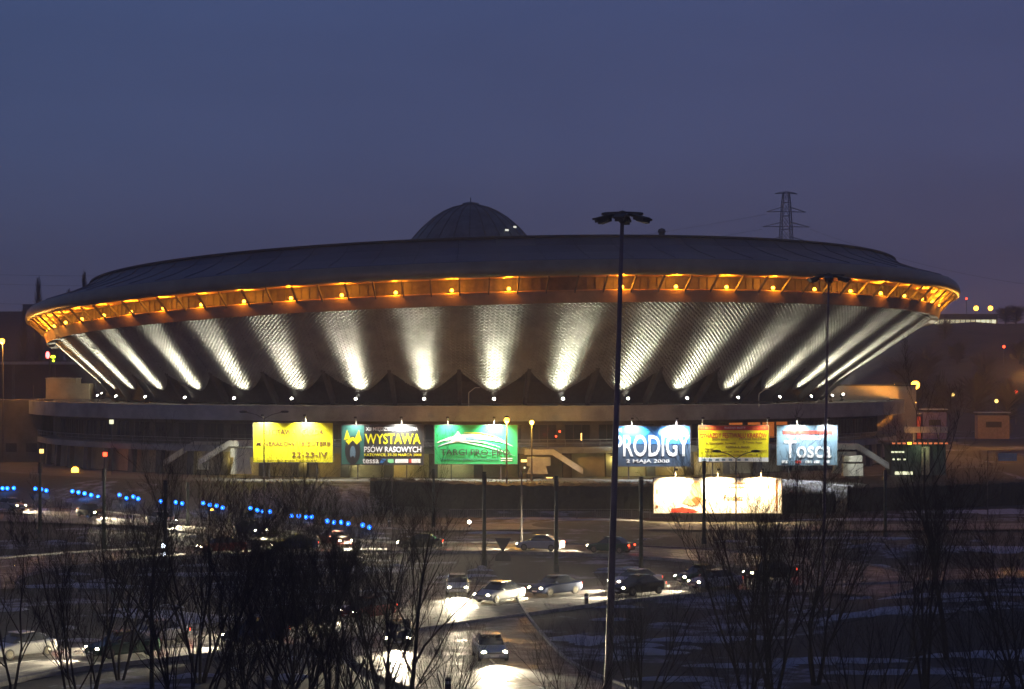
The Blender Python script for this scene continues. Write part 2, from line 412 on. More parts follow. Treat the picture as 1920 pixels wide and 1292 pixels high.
# gallery under the rim
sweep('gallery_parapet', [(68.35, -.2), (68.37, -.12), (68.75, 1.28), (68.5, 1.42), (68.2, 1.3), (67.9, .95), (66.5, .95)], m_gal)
sweep('flank_beam_stop', [(66.4, .04), (68.34, -.2)], m_dark)  # added ledge, kept dark, stops floodlight beams short of parapet and rim
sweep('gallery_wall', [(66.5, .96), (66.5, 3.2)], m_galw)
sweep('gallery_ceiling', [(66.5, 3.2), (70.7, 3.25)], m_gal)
sweep('rim', [(70.7, 3.25), (71.0, 2.98), (71.35, 3.15), (71.55, 3.6), (71.5, 4.1), (71.25, 4.65), (70.9, 5.0)], m_lip, smooth=True)
sweep('lower_roof', [(70.9, 5.0), (70.7, 5.12), (66.5, 6.4), (63.4, 7.6), (61.8, 8.75)], m_roof, smooth=False)
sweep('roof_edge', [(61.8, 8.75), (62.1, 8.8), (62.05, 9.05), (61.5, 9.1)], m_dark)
sweep('upper_roof', [(61.5, 9.05), (40, 10.6), (20, 12.0), (9, 12.6)], m_roof)
# seams on the metal roof
for k in range(60):
    th = R(-135+4.5*k); sm = MB(); sm.tube([up(th, 70.5, 5.25), up(th, 66.5, 6.46), up(th, 63.4, 7.66), up(th, 61.9, 8.8)], .05, 4)
    sm.build('roof_seam', m_roof, AR)
for k in range(-33, 34):                   # struts from the rim down to the parapet
    th = R(3*k+.3); mb = MB(); mb.bar(up(th, 70.8, 3.2), up(th, 68.45, .98), .16, .26); mb.build('strut', m_steel, AR)
mull = MB()
for k in range(-99, 100):
    th = R(k); mull.bar(up(th, 66.58, 1.0), up(th, 66.58, 3.15), .09, .09)
for k in range(-99, 99):
    for z in (1.02, 3.13): mull.bar(up(R(k), 66.58, z), up(R(k+1), 66.58, z), .08, .08)
mull.build('wall_mullions', m_steel, AR)
# gallery lamps, one in every second bay
lampmesh = None
for k in range(-17, 17):
    a = 5.43+6*k
    if k == 1: continue
    th = R(a); p = up(th, 68.35, 1.72)
    big = 1 if -9 < k < 9 else .8
    if lampmesh is None:
        mb = MB(); mb.ball((0, 0, .0), .23, 8); mb.box((0, .0, -.2), (.3, .2, .2), m=1)
        gl = mb.build('gallery_lamp', [m_orange_e, m_black], AR); lampmesh = gl.data
    else:
        gl = bpy.data.objects.new('gallery_lamp', lampmesh); S.collection.objects.link(gl); gl.parent = AR
    gl.location = p
    q = up(th, 69.15, 2.0)
    pw = 1.0 if k not in (6, 9) else .25
    light('POINT', 'lamp_glow', q, 620*pw, (1, .34, .012), AR, .12)
    light('SPOT', 'lamp_beam', up(th, 68.7, 1.95), 5200*pw, (1, .40, .014), AR, .1, up(th, 68.6, 3.2), 112, 1.0)
# dome lantern
DZ = 31.5
dome = [(r*1.10, z-.45) for r, z in ((9.8, -1.2), (9.3, 1.6), (8.3, 3.2), (7.15, 4.6), (6.6, 5.2), (5.2, 6.5), (3.9, 7.4), (2.5, 8.05), (1.2, 8.4), (1.15, 8.7), (.5, 8.85), (.08, 8.9), (.05, 9.6))]
mb = MB(); mb.lathe([(r, z) for r, z in dome], (.45, 0, DZ), 40); dm = mb.build('dome', mat('dome_metal', (.13, .15, .16), .55, metal=.2, var=.3, scale=.5), AR)
mb = MB()
for k in range(24):
    a = 2*math.pi*k/24
    for (r0, z0), (r1, z1) in zip(dome[:9], dome[1:9]):
        mb.bar((.45+r0*math.cos(a), r0*math.sin(a), DZ+z0+.03), (.45+r1*math.cos(a), r1*math.sin(a), DZ+z1+.03), .1)
mb.build('dome_ribs', m_steel, dm)
for az, zz in ((38, 3.6), (52, 2.6), (66, 2.4), (52, 4.2)):
    a = R(az-90); rr = 8.75 if zz > 3.8 else (9.2 if zz > 3 else 9.9)
    mb = MB(); mb.box((.45+rr*math.cos(a), rr*math.sin(a), DZ+zz), (.12, .6, .28), rz=a); mb.build('dome_light', mat('dome_lamp', (.8, .8, .7), .5, emit=(.9, .9, .75), estr=1.0), dm)
mb = MB(); vp = up(R(25.0), 61, 9.05); mb.lathe([(.4, 0), (.4, .35), (.55, .5), (.42, .85), (.02, 1.0)], vp, 14); mb.build('roof_vent', m_steel, AR)

# deck, its parapet band, drum, lower storeys
ZD = 9.2
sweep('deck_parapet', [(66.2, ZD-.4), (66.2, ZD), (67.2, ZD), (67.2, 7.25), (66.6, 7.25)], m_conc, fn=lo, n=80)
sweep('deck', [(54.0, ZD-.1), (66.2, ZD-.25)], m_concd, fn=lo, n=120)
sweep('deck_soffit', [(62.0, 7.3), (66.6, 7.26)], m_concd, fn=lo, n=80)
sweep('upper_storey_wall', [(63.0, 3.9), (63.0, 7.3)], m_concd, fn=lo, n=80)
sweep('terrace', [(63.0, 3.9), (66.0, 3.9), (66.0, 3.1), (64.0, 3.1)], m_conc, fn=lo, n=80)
sweep('lower_storey_wall', [(64.0, 0), (64.0, 3.12)], m_wall, fn=lo, n=80)
rl = MB()
for k in range(-45, 45):
    a, b = R(k*2), R(k*2+2)
    rl.bar(lo(a, 65.9, 4.85), lo(b, 65.9, 4.85), .07); rl.bar(lo(a, 65.9, 4.4), lo(b, 65.9, 4.4), .05); rl.bar(lo(a, 65.9, 3.9), lo(a, 65.9, 4.85), .05)
rl.build('terrace_railing', m_conc, AR)
random.seed(9)
for k in range(-40, 41, 2):                # window bays
    th0, th1 = R(k*2.05+.25), R(k*2.05+3.3); mb = MB()
    mb.quad(lo(th0, 63.06, 4.5), lo(th1, 63.06, 4.5), lo(th1, 63.06, 6.7), lo(th0, 63.06, 6.7))
    w_ = mb.build('window', m_glass, AR); fr = MB()
    for q in range(4):
        t = th0+(th1-th0)*q/3; fr.bar(lo(t, 63.12, 4.5), lo(t, 63.12, 6.7), .09, .07)
    fr.bar(lo(th0, 63.14, 6.72), lo(th1, 63.14, 6.72), .1); fr.bar(lo(th0, 63.14, 4.48), lo(th1, 63.14, 4.48), .1)
    fr.build('frame', m_steel, w_)
for k in range(-17, 17):                   # slanting piers of the ground storey
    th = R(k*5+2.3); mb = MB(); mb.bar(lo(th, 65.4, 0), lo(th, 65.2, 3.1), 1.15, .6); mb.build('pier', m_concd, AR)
for a in (34.5, 37.5, 40, 42.5):             # orange lit rooms at the right end of the upper storey
    th0, th1 = R(a), R(a+2.1); mb = MB(); mb.quad(lo(th0, 63.2, 4.6), lo(th1, 63.2, 4.6), lo(th1, 63.2, 6.7), lo(th0, 63.2, 6.7))
    w = mb.build('lit_window', mat('orange_room', (.6, .3, .1), .6, emit=(.9, .22, .03), estr=.42), AR)

# lamps of the forecourt: wall washers below the banners
def wall_lamp(th, z, e, col, name, lab, ml):
    p = lo(th, 66.0, z)+Vector((CX, CY, 0))
    o = empty(name, p, th, lab, 'wall lamp')
    mb = MB(); mb.box((0, .15, 0), (.5, .3, .16)); mb.build('housing', m_black, o)
    mb = MB(); mb.box((0, .05, -.1), (.44, .24, .04)); mb.build('lens', ml, o)
    light('POINT', 'wall_lamp_light', (0, -.1, -.45), e, col, o, .2)
for n_, (a, e, c) in enumerate(((-26.5, 200, (1, .75, .16)), (-17.5, 230, (1, .72, .13)), (-12.0, 170, (.9, .9, .45)), (-6.5, 150, (1, .82, .2)), (-.5, 190, (.82, .95, .5)), (17.5, 190, (1, .80, .2)), (21.5, 170, (.85, .95, .5)), (26.0, 210, (1, .72, .12)), (30.5, 170, (1, .75, .2)))):
    wall_lamp(R(a), 2.75, e, c, 'wall_lamp', 'small wall lamp on the lit ground storey, '+order(n_+1, 9), m_amber_e)

for px0, px1, py, h_, m_ in ((977, 1018, 864, .32, m_amber_e), (982, 985, 877, .22, m_win_e), (1008, 1011, 877, .22, m_win_e), (1024, 1036, 896, .15, m_amber_e), (1089, 1091, 819, .9, m_amber_e), (1048, 1051, 809, .2, m_tail_e), (1041, 1044, 818, .2, m_tail_e), (205, 213, 791, .4, m_win_e)):
    Yl_ = 284.2 if px0 > 300 else 306; p0, p1 = PX(px0, py, Yl_), PX(px1, py, Yl_)
    mb = MB(); mb.box(((p0.x+p1.x)/2-CX, Yl_-CY, p0.z), (p1.x-p0.x, .15, h_)); mb.build('light_strip', m_, AR)
light('POINT', 'strip_light', (PX(998, 0, 284).x-CX, 283.6-CY, 3.0), 60, (1, .6, .15), AR, .3)

# ---------------------------------------------------------------- floodlights on the deck
RF = 58.0
fl_mesh = {}
idx = [k for k in range(-11, 11)]
for q, k in enumerate(idx):
    a = k*9+4.5; th = R(a); base = lo(th, RF, ZD-.12)+Vector((CX, CY, 0))
    o = empty('floodlight', base, th, 'round white floodlight on the deck below the scaled flank, '+order(q+1, len(idx)), 'floodlight', 'floodlights round the deck')
    if not fl_mesh:
        mb = MB(); mb.box((0, 0, .06), (.5, .5, .12)); mb.bar((-.22, 0, .1), (-.22, 0, .75), .05); mb.bar((.22, 0, .1), (.22, 0, .75), .05); x1 = mb.build('bracket', m_black, o)
        T = Matrix.Translation((0, 0, .8)) @ Matrix.Rotation(R(50), 4, 'X')
        mb = MB(); mb.lathe([(.02, -.3), (.16, -.25), (.28, 0), (.28, .2), (.25, .2)], n=16, M=T); x2 = mb.build('housing', m_black, o)
        mb = MB(); mb.ball((0, -.14, .86), .19, 8); x3 = mb.build('lens', m_white_e, o)
        fl_mesh = dict(bracket=x1.data, housing=x2.data, lens=x3.data)
    else:
        for nm, me in fl_mesh.items():
            c = bpy.data.objects.new(nm, me); S.collection.objects.link(c); c.parent = o
    # three beams of one fitting graze up the flank (local frame: -y is outward)
    w_ = {3: .9, 4: .42, 5: .35, 6: .45, 7: .45, 8: .4}.get(k, 1.0)
    b_ = lo(th, RB, ZB); t_ = up(th, RT, 0); d_ = (t_-b_).normalized(); LL = (t_-b_).length/16.2
    rad_ = Vector((math.sin(th), -math.cos(th), 0)); nn = (rad_-d_*rad_.dot(d_)).normalized()
    if nn.z > 0: nn.z = -nn.z
    Rm = Matrix.Rotation(-th, 3, 'Z'); sp = Rm @ (b_+nn*1.7-lo(th, RF, ZD-.12)); up_ = Rm @ d_; inn = Rm @ -nn
    w_ *= LL**2
    for L_, sz, e in ((13.5, 26, 88000), (6.5, 40, 30000), (2.2, 72, 7000)):
        light('SPOT', 'beam', sp, e*w_, COOL, o, .1, sp+up_*L_*LL+inn*1.6, sz, 1.0)

# ---------------------------------------------------------------- banners in front of the ground storey
def ink(name, c, r=.6): return mat('ink_'+name, c, r, var=.06, scale=3)
K_yel = ink('yellow', (.9, .82, .01)); K_blk = ink('black', (.03, .03, .03)); K_wht = ink('white', (.85, .85, .85)); K_grn = ink('green', (.02, .42, .14))
K_red = ink('red', (.62, .05, .03)); K_blu = ink('blue', (.03, .16, .45)); K_cya = ink('cyan', (.05, .45, .62)); K_nav = ink('navy', (.04, .07, .12)); K_gry = ink('grey', (.16, .26, .34))
K_tea = ink('teal', (.04, .16, .13)); K_pch = ink('peach', (.75, .45, .25)); K_brn = ink('brown', (.22, .10, .03)); K_ltg = ink('light_green', (.25, .7, .35)); K_ora = ink('orange', (.75, .3, .04)); K_lbl = ink('light_blue', (.25, .5, .75))
def flat(parent, pts, mt, name, y=-.02):
    mb = MB(); n = len(pts); mb.poly([(x, y-.008, z) for x, z in pts]); 
    for k in range(n):
        a, b = pts[k], pts[(k+1) % n]; mb.quad((a[0], y-.008, a[1]), (a[0], y+.006, a[1]), (b[0], y+.006, b[1]), (b[0], y-.008, b[1]))
    return mb.build(name, mt, parent)
def rect(p, x0, x1, z0, z1, mt, name='colour_field', y=-.02): return flat(p, [(x0, z0), (x1, z0), (x1, z1), (x0, z1)], mt, name, y)
def oval(p, cx, cz, rx, rz, mt, name='emblem', y=-.02, n=20): return flat(p, [(cx+rx*math.cos(2*math.pi*k/n), cz+rz*math.sin(2*math.pi*k/n)) for k in range(n)], mt, name, y)
def banner(px0, px1, py0, py1, Y, base, label, lamps, epow, ecol=(1, 1, .92), name='banner', cat='banner', posts=True, aimz=.55):
    a = PX(px0, py0, Y); b = PX(px1, py1, Y); w, h = b.x-a.x, a.z-b.z; zg = gz((a.x+b.x)/2, Y)
    o = empty(name, (a.x, Y, b.z), 0, label, cat)
    mb = MB(); mb.box((w/2, .06, h/2), (w, .1, h)); mb.build('panel', base, o)
    fr = MB()
    for z in (-.04, h+.04): fr.box((w/2, .06, z), (w+.16, .16, .08))
    for x in (-.04, w+.04): fr.box((x, .06, h/2), (.08, .16, h))
    fr.build('frame', m_steel, o)
    if posts:
        for x in (w*.2, w*.8):
            mb = MB(); mb.bar((x, .2, zg-b.z-.3), (x, .2, h), .16); mb.build('post', m_steel, o)
    for i, (t, pw) in enumerate(lamps):
        x = w*t; mb = MB(); mb.bar((x, .1, h), (x, -.1, h+.62), .06); mb.bar((x, -.1, h+.62), (x, -1.15, h+.95), .05)
        arm = mb.build('lamp_arm', m_whitec, o)
        mb = MB(); mb.box((x, -1.25, h+.98), (.34, .3, .22)); mb.build('lamp_head', m_black, arm)
        light('SPOT', 'banner_light', (x, -1.25, h+.8), epow*pw, ecol, o, .12, (x, .0, h*aimz), 125, .9)
    return o, w, h
YB = 281.0
o, w, h = banner(475, 624, 793, 867, YB, K_yel, 'bright yellow banner announcing a mineral and jewellery fair', [(.13, 1.0), (.66, 1.3)], 5500, (1, .98, .8))
text_obj('WYSTAWA   GIEŁDA', w*.12, w*.88, h*.70, h*.84, K_brn, o)
text_obj('MINERAŁÓW I BIŻUTERII', w*.04, w*.96, h*.42, h*.56, K_brn, o)
text_obj('22-23-IV', w*.48, w*.93, h*.13, h*.26, K_brn, o)
text_obj('www.mineraly.gielda.katowice.pl', w*.04, w*.80, h*.03, h*.07, K_brn, o)
o, w, h = banner(640, 793, 797, 871, YB-.2, K_blk, 'black banner for a dog show with a dog head at its left', [(.18, .25), (.74, 1)], 5500, (1, 1, .92))
rect(o, .05, w*.28, .05, h-.05, K_tea)
oval(o, w*.14, h*.36, w*.095, h*.36, K_blk, 'dog_head', -.03); flat(o, [(w*.03, h*.62), (w*.07, h*.88), (w*.11, h*.66)], K_yel, 'dog_ear', -.04); flat(o, [(w*.17, h*.66), (w*.215, h*.88), (w*.25, h*.6)], K_yel, 'dog_ear', -.04)
flat(o, [(w*.05, h*.60), (w*.14, h*.70), (w*.235, h*.60), (w*.19, h*.5), (w*.14, h*.62), (w*.09, h*.5)], K_yel, 'dog_brow', -.045)
oval(o, w*.14, h*.30, w*.035, h*.17, K_gry, 'dog_muzzle', -.045); oval(o, w*.14, h*.17, w*.02, h*.05, K_blk, 'dog_nose', -.06)
text_obj('XII MIĘDZYNARODOWA', w*.30, w*.94, h*.83, h*.95, K_wht, o)
text_obj('WYSTAWA', w*.29, w*.97, h*.52, h*.78, K_yel, o)
text_obj('PSÓW RASOWYCH', w*.28, w*.98, h*.31, h*.49, K_wht, o)
text_obj('KATOWICE, 29-30 MARCA 2008', w*.28, w*.98, h*.20, h*.28, K_yel, o)
text_obj('tessa', w*.26, w*.46, h*.03, h*.15, K_wht, o); flat(o, [(w*.47, h*.04), (w*.50, h*.15), (w*.55, h*.13), (w*.51, h*.04)], K_blu, 'emblem', -.03)
for x0, x1, m_ in ((.57, .64, K_ltg), (.66, .82, K_wht), (.85, .97, K_wht)): rect(o, w*x0, w*x1, h*.04, h*.14, m_, 'sponsor_box')
rect(o, w*.83, w*.86, h*.04, h*.14, K_red, 'sponsor_box', -.03)
o, w, h = banner(815, 970, 797, 870, YB-.3, K_grn, 'green banner for an ecology fair with coloured swooshes', [(.16, .4), (.72, 1.6)], 5500, (.97, 1, .85))
def swoosh(o, x0, x1, z0, zm, z1, t, mt, y=-.03):
    P = []; n = 14
    for k in range(n+1):
        u = k/n; z = z0*(1-u)**2+2*zm*u*(1-u)+z1*u*u; P.append((x0+(x1-x0)*u, z, t*math.sin(math.pi*min(1, u*.9+.08))))
    flat(o, [(x, z+q/2) for x, z, q in P]+[(x, z-q/2) for x, z, q in reversed(P)], mt, 'swoosh', y)
swoosh(o, w*.03, w*.95, h*.55, h*.95, h*.45, .45, K_wht); swoosh(o, w*.04, w*.9, h*.45, h*.85, h*.5, .35, K_lbl, -.045); swoosh(o, w*.35, w*.85, h*.80, h*.82, h*.60, .16, K_yel, -.06)
swoosh(o, w*.04, w*.8, h*.46, h*.75, h*.42, .16, K_wht, -.06); swoosh(o, w*.1, w*.98, h*.6, h*.58, h*.2, .12, K_wht, -.06)
flat(o, [(w*.2, h*.6), (w*.28, h*.84), (w*.33, h*.72), (w*.38, h*.66), (w*.36, h*.58)], K_wht, 'emblem', -.07)
text_obj('TARGI PRO-EKO', w*.07, w*.91, h*.23, h*.38, K_blk, o, -.09)
text_obj('www.targikatowickie.pl', w*.08, w*.77, h*.07, h*.16, K_tea, o)
rect(o, w*.80, w*.94, h*.13, h*.155, K_wht, 'rule'); rect(o, w*.80, w*.94, h*.08, h*.10, K_wht, 'rule')
o, w, h = banner(1150, 1294, 799, 874, YB-.3, K_nav, 'dark blue concert banner with huge white letters', [(.24, .9), (.82, 1.5)], 5500, (.9, .97, 1))
flat(o, [(.05, h*.55), (w-.05, h*.55), (w-.05, h-.05), (.05, h-.05)], K_blu, 'colour_field'); oval(o, w*.28, h*.86, w*.2, h*.12, K_cya, 'glow_shape', -.03); oval(o, w*.78, h*.84, w*.2, h*.14, K_lbl, 'glow_shape', -.03)
text_obj('PRODIGY', w*.0+.1, w*.99, h*.24, h*.78, K_wht, o, -.05)
text_obj('2 MAJA 2008', w*.17, w*.73, h*.06, h*.17, K_wht, o)
text_obj('THE', w*.05, w*.11, h*.86, h*.95, K_wht, o, -.05)
o, w, h = banner(1310, 1441, 798, 866, YB-.2, K_yel, 'dull yellow banner with a red strip across its top', [(.05, .22), (.98, .12)], 5500, (1, .93, .6))
rect(o, .02, w-.02, h*.87, h-.02, K_red, 'red_strip'); rect(o, .02, w-.02, .02, h*.12, K_wht, 'sponsor_strip')
text_obj('01.04.2008', w*.03, w*.25, h*.90, h*.96, K_ora, o, -.05); text_obj('RUSZAJĄ BILETY', w*.37, w*.67, h*.90, h*.97, K_wht, o, -.05); text_obj('godz. 17.30', w*.77, w*.97, h*.90, h*.96, K_ora, o, -.05)
text_obj('GWIAZDY FESTIWALU KRAKÓW', w*.02, w*.98, h*.66, h*.83, K_red, o)
for s_, x0, x1, z in (('SHOW BAND', .19, .42, .59), ('STEFANIA TRELKOWA', .58, .97, .60), ('A. Czerwinska  Serwacki', .10, .53, .49), ('G. Turnau  Rewia', .63, .91, .51), ('KAPELA A. BAND', .39, .73, .38), ('Patronat', .09, .21, .33), ('Bilety: kasa hali, tel. 258 32 61', .09, .70, .25), ('RMF MAXXX', .79, .98, .28), ('Zapraszamy codziennie 10-18', .09, .85, .16)):
    text_obj(s_, w*x0, w*x1, h*z, h*(z+.055), K_brn, o)
for x in (.05, .14, .24, .33, .43, .55, .66): rect(o, w*x, w*(x+.05), h*.03, h*.085, K_gry, 'sponsor_box', -.035)
o, w, h = banner(1457, 1570, 798, 872, YB-.2, K_gry, 'blue grey banner with white letters and red lines', [(.33, 1.0), (.83, .6)], 5500, (.95, 1, 1))
rect(o, w*.1, w*.92, h*.78, h*.87, K_red, 'red_strip'); rect(o, w*.35, w*.8, h*.70, h*.74, K_wht, 'line'); rect(o, w*.40, w*.72, h*.64, h*.68, K_wht, 'line')
text_obj('Tosca', w*.12, w*.9, h*.18, h*.62, K_wht, o, -.05)
for x in (.08, .3, .47, .61, .77): rect(o, w*x, w*(x+.1), h*.05, h*.12, K_wht if x != .3 else K_red, 'sponsor_box', -.035)
# the large white hoarding by the road
YH = 247.0
o, w, h = banner(1226, 1465, 896, 962, YH, K_wht, 'long overlit white billboard with a sitting woman pictured on it', [(.17, 1), (.5, 1), (.84, 1)], 11000, (1, .72, .36), name='billboard', cat='billboard', aimz=.4)
flat(o, [(w*.22, h*.30), (w*.27, h*.52), (w*.29, h*.80), (w*.33, h*.93), (w*.36, h*.86), (w*.375, h*.60), (w*.38, h*.32), (w*.30, h*.20)], K_pch, 'pictured_woman', -.03)
flat(o, [(w*.29, h*.38), (w*.33, h*.48), (w*.375, h*.42), (w*.34, h*.18)], K_brn, 'pictured_hands', -.045)
flat(o, [(w*.13, h*.02), (w*.14, h*.12), (w*.22, h*.17), (w*.31, h*.10), (w*.36, h*.02)], K_red, 'pictured_cloth', -.045)
rect(o, w*.02, w*.04, h*.55, h*.68, K_ltg, 'emblem'); rect(o, w*.015, w*.035, h*.15, h*.22, K_brn, 'emblem')
text_obj('Fundusz', w*.55, w*.70, h*.36, h*.52, K_brn, o); text_obj('Twoja przyszłość', w*.52, w*.72, h*.82, h*.88, K_ora, o); text_obj('zacznij dzisiaj', w*.57, w*.71, h*.70, h*.76, K_ora, o)
rect(o, w*.955, w*.97, h*.05, h*.95, K_brn, 'edge_stripe')

# ---------------------------------------------------------------- stair towers and terraces flanking the banners
def stair_block(px, py, Y, flip, label):
    c = PX(px, py, Y); zg = gz(c.x, Y); H = c.z-zg; s = -1 if flip else 1
    o = empty('stair_tower', (c.x, Y, zg), 0, label, 'outside stair')
    mb = MB(); mb.box((0, 0, H-.35), (3.6, 2.2, .7)); mb.box((0, 0, H-1.55), (3.0, 1.8, 1.1)); mb.build('landing', m_whitec, o)
    mb = MB(); x0, x1 = -s*1.8, -s*5.6
    for y in (-1.1, 1.1):
        mb.poly([(x0, y, H), (x0, y, H-.8), (x1, y, H-3.2), (x1, y, H-2.4)][::(1 if y < 0 else -1)]); mb.poly([(x0, y*.86, H), (x0, y*.86, H-.8), (x1, y*.86, H-3.2), (x1, y*.86, H-2.4)][::(-1 if y < 0 else 1)])
        mb.quad((x0, y, H), (x1, y, H-2.4), (x1, y*.86, H-2.4), (x0, y*.86, H)); mb.quad((x0, y, H-.8), (x1, y, H-3.2), (x1, y*.86, H-3.2), (x0, y*.86, H-.8))
    mb.build('stair_flight', m_whitec, o)
    mb = MB(); n = 12
    for k in range(n): mb.box((x0+(x1-x0)*(k+.5)/n, 0, H-.55-2.4*(k+.5)/n), (.34, 1.85, .2))
    mb.build('steps', m_conc, o)
    mb = MB(); mb.poly([(-1.1, -.8, H-2.1), (-1.5, -.8, .6), (1.2, -.8, .6), (.9, -.8, H-2.1)]); mb.poly([(-1.1, .8, H-2.1), (.9, .8, H-2.1), (1.2, .8, .6), (-1.5, .8, .6)])
    mb.quad((-1.1, -.8, H-2.1), (-1.1, .8, H-2.1), (-1.5, .8, .6), (-1.5, -.8, .6)); mb.quad((.9, -.8, H-2.1), (1.2, -.8, .6), (1.2, .8, .6), (.9, .8, H-2.1))
    mb.build('pylon_wall', m_whitec, o)
    mb = MB(); mb.bar((-1.2, -1, H-.05), (-1.2, -1, H+.8), .05); mb.bar((1.2, -1, H-.05), (1.2, -1, H+.8), .05); mb.bar((-1.8, -1, H+.8), (1.8, -1, H+.8), .06); mb.build('railing', m_steel, o)
stair_block(456, 826, 284, False, 'pale concrete outside stair beside the bright yellow banner')
stair_block(1582, 832, 286, True, 'pale concrete outside stair right of the blue grey banner')
stair_block(1010, 842, 284, True, 'dim concrete outside stair right of the green banner')
stair_block(388, 828, 296, False, 'shadowed concrete outside stair farther left of the yellow banner')
c = PX(1598, 868, 283)
o = empty('boxed_stairhead', (c.x, 283, 0), 0, 'pale double box of concrete at the foot of the right stair', 'concrete box')
mb = MB(); mb.box((0, 0, c.z+.55), (2.3, 1.4, .75)); mb.build('top_slab', m_whitec, o); mb = MB(); mb.box((0, 0, c.z-.85), (2.5, 1.5, 1.55)); mb.build('lower_slab', m_whitec, o); mb = MB(); mb.box((0, .1, c.z-.2), (1.8, 1.2, 1.4)); mb.box((0, .1, (c.z-1.6)/2), (1.6, 1, c.z-1.6)); mb.build('core', m_concd, o)
light('POINT', 'stair_light', (-1, -3.5, c.z+1.0), 90, (1, 1, .7), o, .2)
# ---------------------------------------------------------------- hedge, crowd fence
random.seed(4)
def hedge(name, pts, hgt, wid, label):
    path = smooth_path(pts, .5); mb = MB()
    A = []
    for p in path:
        z0 = gz(p.x, p.y); ring_ = []
        for (u, v) in ((-.5, 0), (-.52, .5), (-.42, .93), (0, 1), (.42, .93), (.52, .5), (.5, 0)):
            ring_.append((p.x, p.y+u*wid+random.uniform(-.1, .1), z0-.2+v*hgt+random.uniform(-.09, .09)*(v > 0)))
        A.append(ring_)
    for a, b in zip(A, A[1:]):
        for k in range(6): mb.quad(a[k], b[k], b[k+1], a[k+1])
    core = mb
    lf = MB()
    for _ in range(int(len(path)*26)):
        p = random.choice(path); u = random.uniform(-.55, .55)*wid; v = random.random()**.6
        c = Vector((p.x+random.uniform(-.3, .3), p.y+u, gz(p.x, p.y)+v*hgt*1.03)); d = Vector([random.gauss(0, 1) for _ in range(3)]).normalized()*.09; e = d.orthogonal().normalized()*.05
        lf.quad(c-d, c-e, c+d, c+e)
    i = len(core.v); core.v += lf.v; core.f += [tuple(i+k for k in f) for f in lf.f]; core.m += lf.m
    tag(core.build(name, m_hedge), label, 'hedge')
hedge('hedge', [(-16.5, 261.5, 0), (0, 259.5, 0), (18, 261.5, 0)], 3.1, 2.4, 'long dark clipped hedge below the green banner')
hedge('hedge', [(20.5, 262, 0), (34, 263, 0), (38, 264, 0)], 2.6, 2.0, 'dark clipped hedge behind the white billboard')
hedge('hedge', [(40, 266, 0), (52, 272, 0), (64, 280, 0)], 3.2, 2.6, 'dark clipped hedge running right of the billboard')
f0 = empty('crowd_fence', (-7, 252, gz(-7, 252)), 0, 'row of low grey railings standing below the dark hedge', 'fence')
for k in range(13):
    mb = MB(); x = k*2.05; b = gz(-7+x, 252)-gz(-7, 252)
    mb.bar((x, 0, b), (x, 0, b+1.1), .05); mb.bar((x+1.95, 0, b), (x+1.95, 0, b+1.1), .05); mb.bar((x, 0, b+1.1), (x+1.95, 0, b+1.1), .05); mb.bar((x, 0, b+.2), (x+1.95, 0, b+.2), .04)
    for q in range(1, 9): mb.bar((x+q*.217, 0, b+.2), (x+q*.217, 0, b+1.1), .025)
    mb.build('railing_panel', mat('galvanised', (.22, .20, .2), .5, metal=.4), f0)

# ---------------------------------------------------------------- masts, poles, lamps
def mast(px_t, py_t, px_b, Y, rad, label, heads=True):
    t = PX(px_t, py_t, Y); b = PX(px_b, 0, Y); zg = gz(b.x, Y); H = t.z-zg; dx = t.x-b.x
    o = empty('floodlight_mast', (b.x, Y, zg-.1), 0, label, 'light mast')
    mb = MB(); mb.tube([(dx*k/10, 0, H*k/10) for k in range(11)], [rad*(1-.55*k/10) for k in range(11)], 12); mb.build('mast', m_pole, o, True)
    mb = MB(); mb.lathe([(rad*1.5, 0), (rad*1.5, .5), (rad, .55)], n=12); mb.build('base_collar', m_pole, o)
    mb = MB(); Rr = 1.05; top = Vector((dx, 0, H))
    mb.lathe([(Rr*.9, -.05), (Rr, -.05), (Rr, .05), (Rr*.9, .05), (Rr*.9, -.05)], top+Vector((0, 0, .12)), 24)
    for k in range(6):
        a = k*math.pi/3; mb.bar(top+Vector((0, 0, .0)), top+Vector((Rr*math.cos(a), Rr*math.sin(a), .12)), .06)
    mb.lathe([(.02, .3), (.16, .25), (.2, -.25), (.12, -.35)], top, 12); mb.build('crown_ring', m_steel, o)
    for k in range(6):
        a = k*math.pi/3+.35; M = Matrix.Translation(top+Vector((Rr*1.0*math.cos(a), Rr*1.0*math.sin(a), -.05))) @ Matrix.Rotation(a, 4, 'Z') @ Matrix.Rotation(R(14), 4, 'Y')
        mb = MB(); mb.box(None, (.95, .55, .10), M=M); M2 = M @ Matrix.Translation((.1, 0, -.12)); mb.box(None, (.6, .42, .16), M=M2); mb.build('lamp_head', m_steel, o)
    return o
mast(1167, 402, 1139, 112, .21, 'tallest lamp mast with a ring of unlit heads, right of the middle')
mast(1554, 517, 1541, 150, .14, 'lower lamp mast standing in front of the blue grey banner')
poles = [(813, 880, 991, 'with its foot by the small round lamp'), (908, 886, 1063, 'left of the give way sign'), (1043, 894, 1073, 'right of the give way sign'),
         (1202, 896, 1083, 'just right of the tall lamp mast'), (1320, 866, 1020, 'in front of the white billboard'), (310, 902, 1060, 'beside the white signal light at the left'),
         (1660, 882, 1010, 'right of the arena among snow patches'), (75, 868, 1000, 'near the left edge of the picture'), (195, 880, 1030, 'second from the left edge'), (352, 905, 990, 'behind the left road between blue lights')]
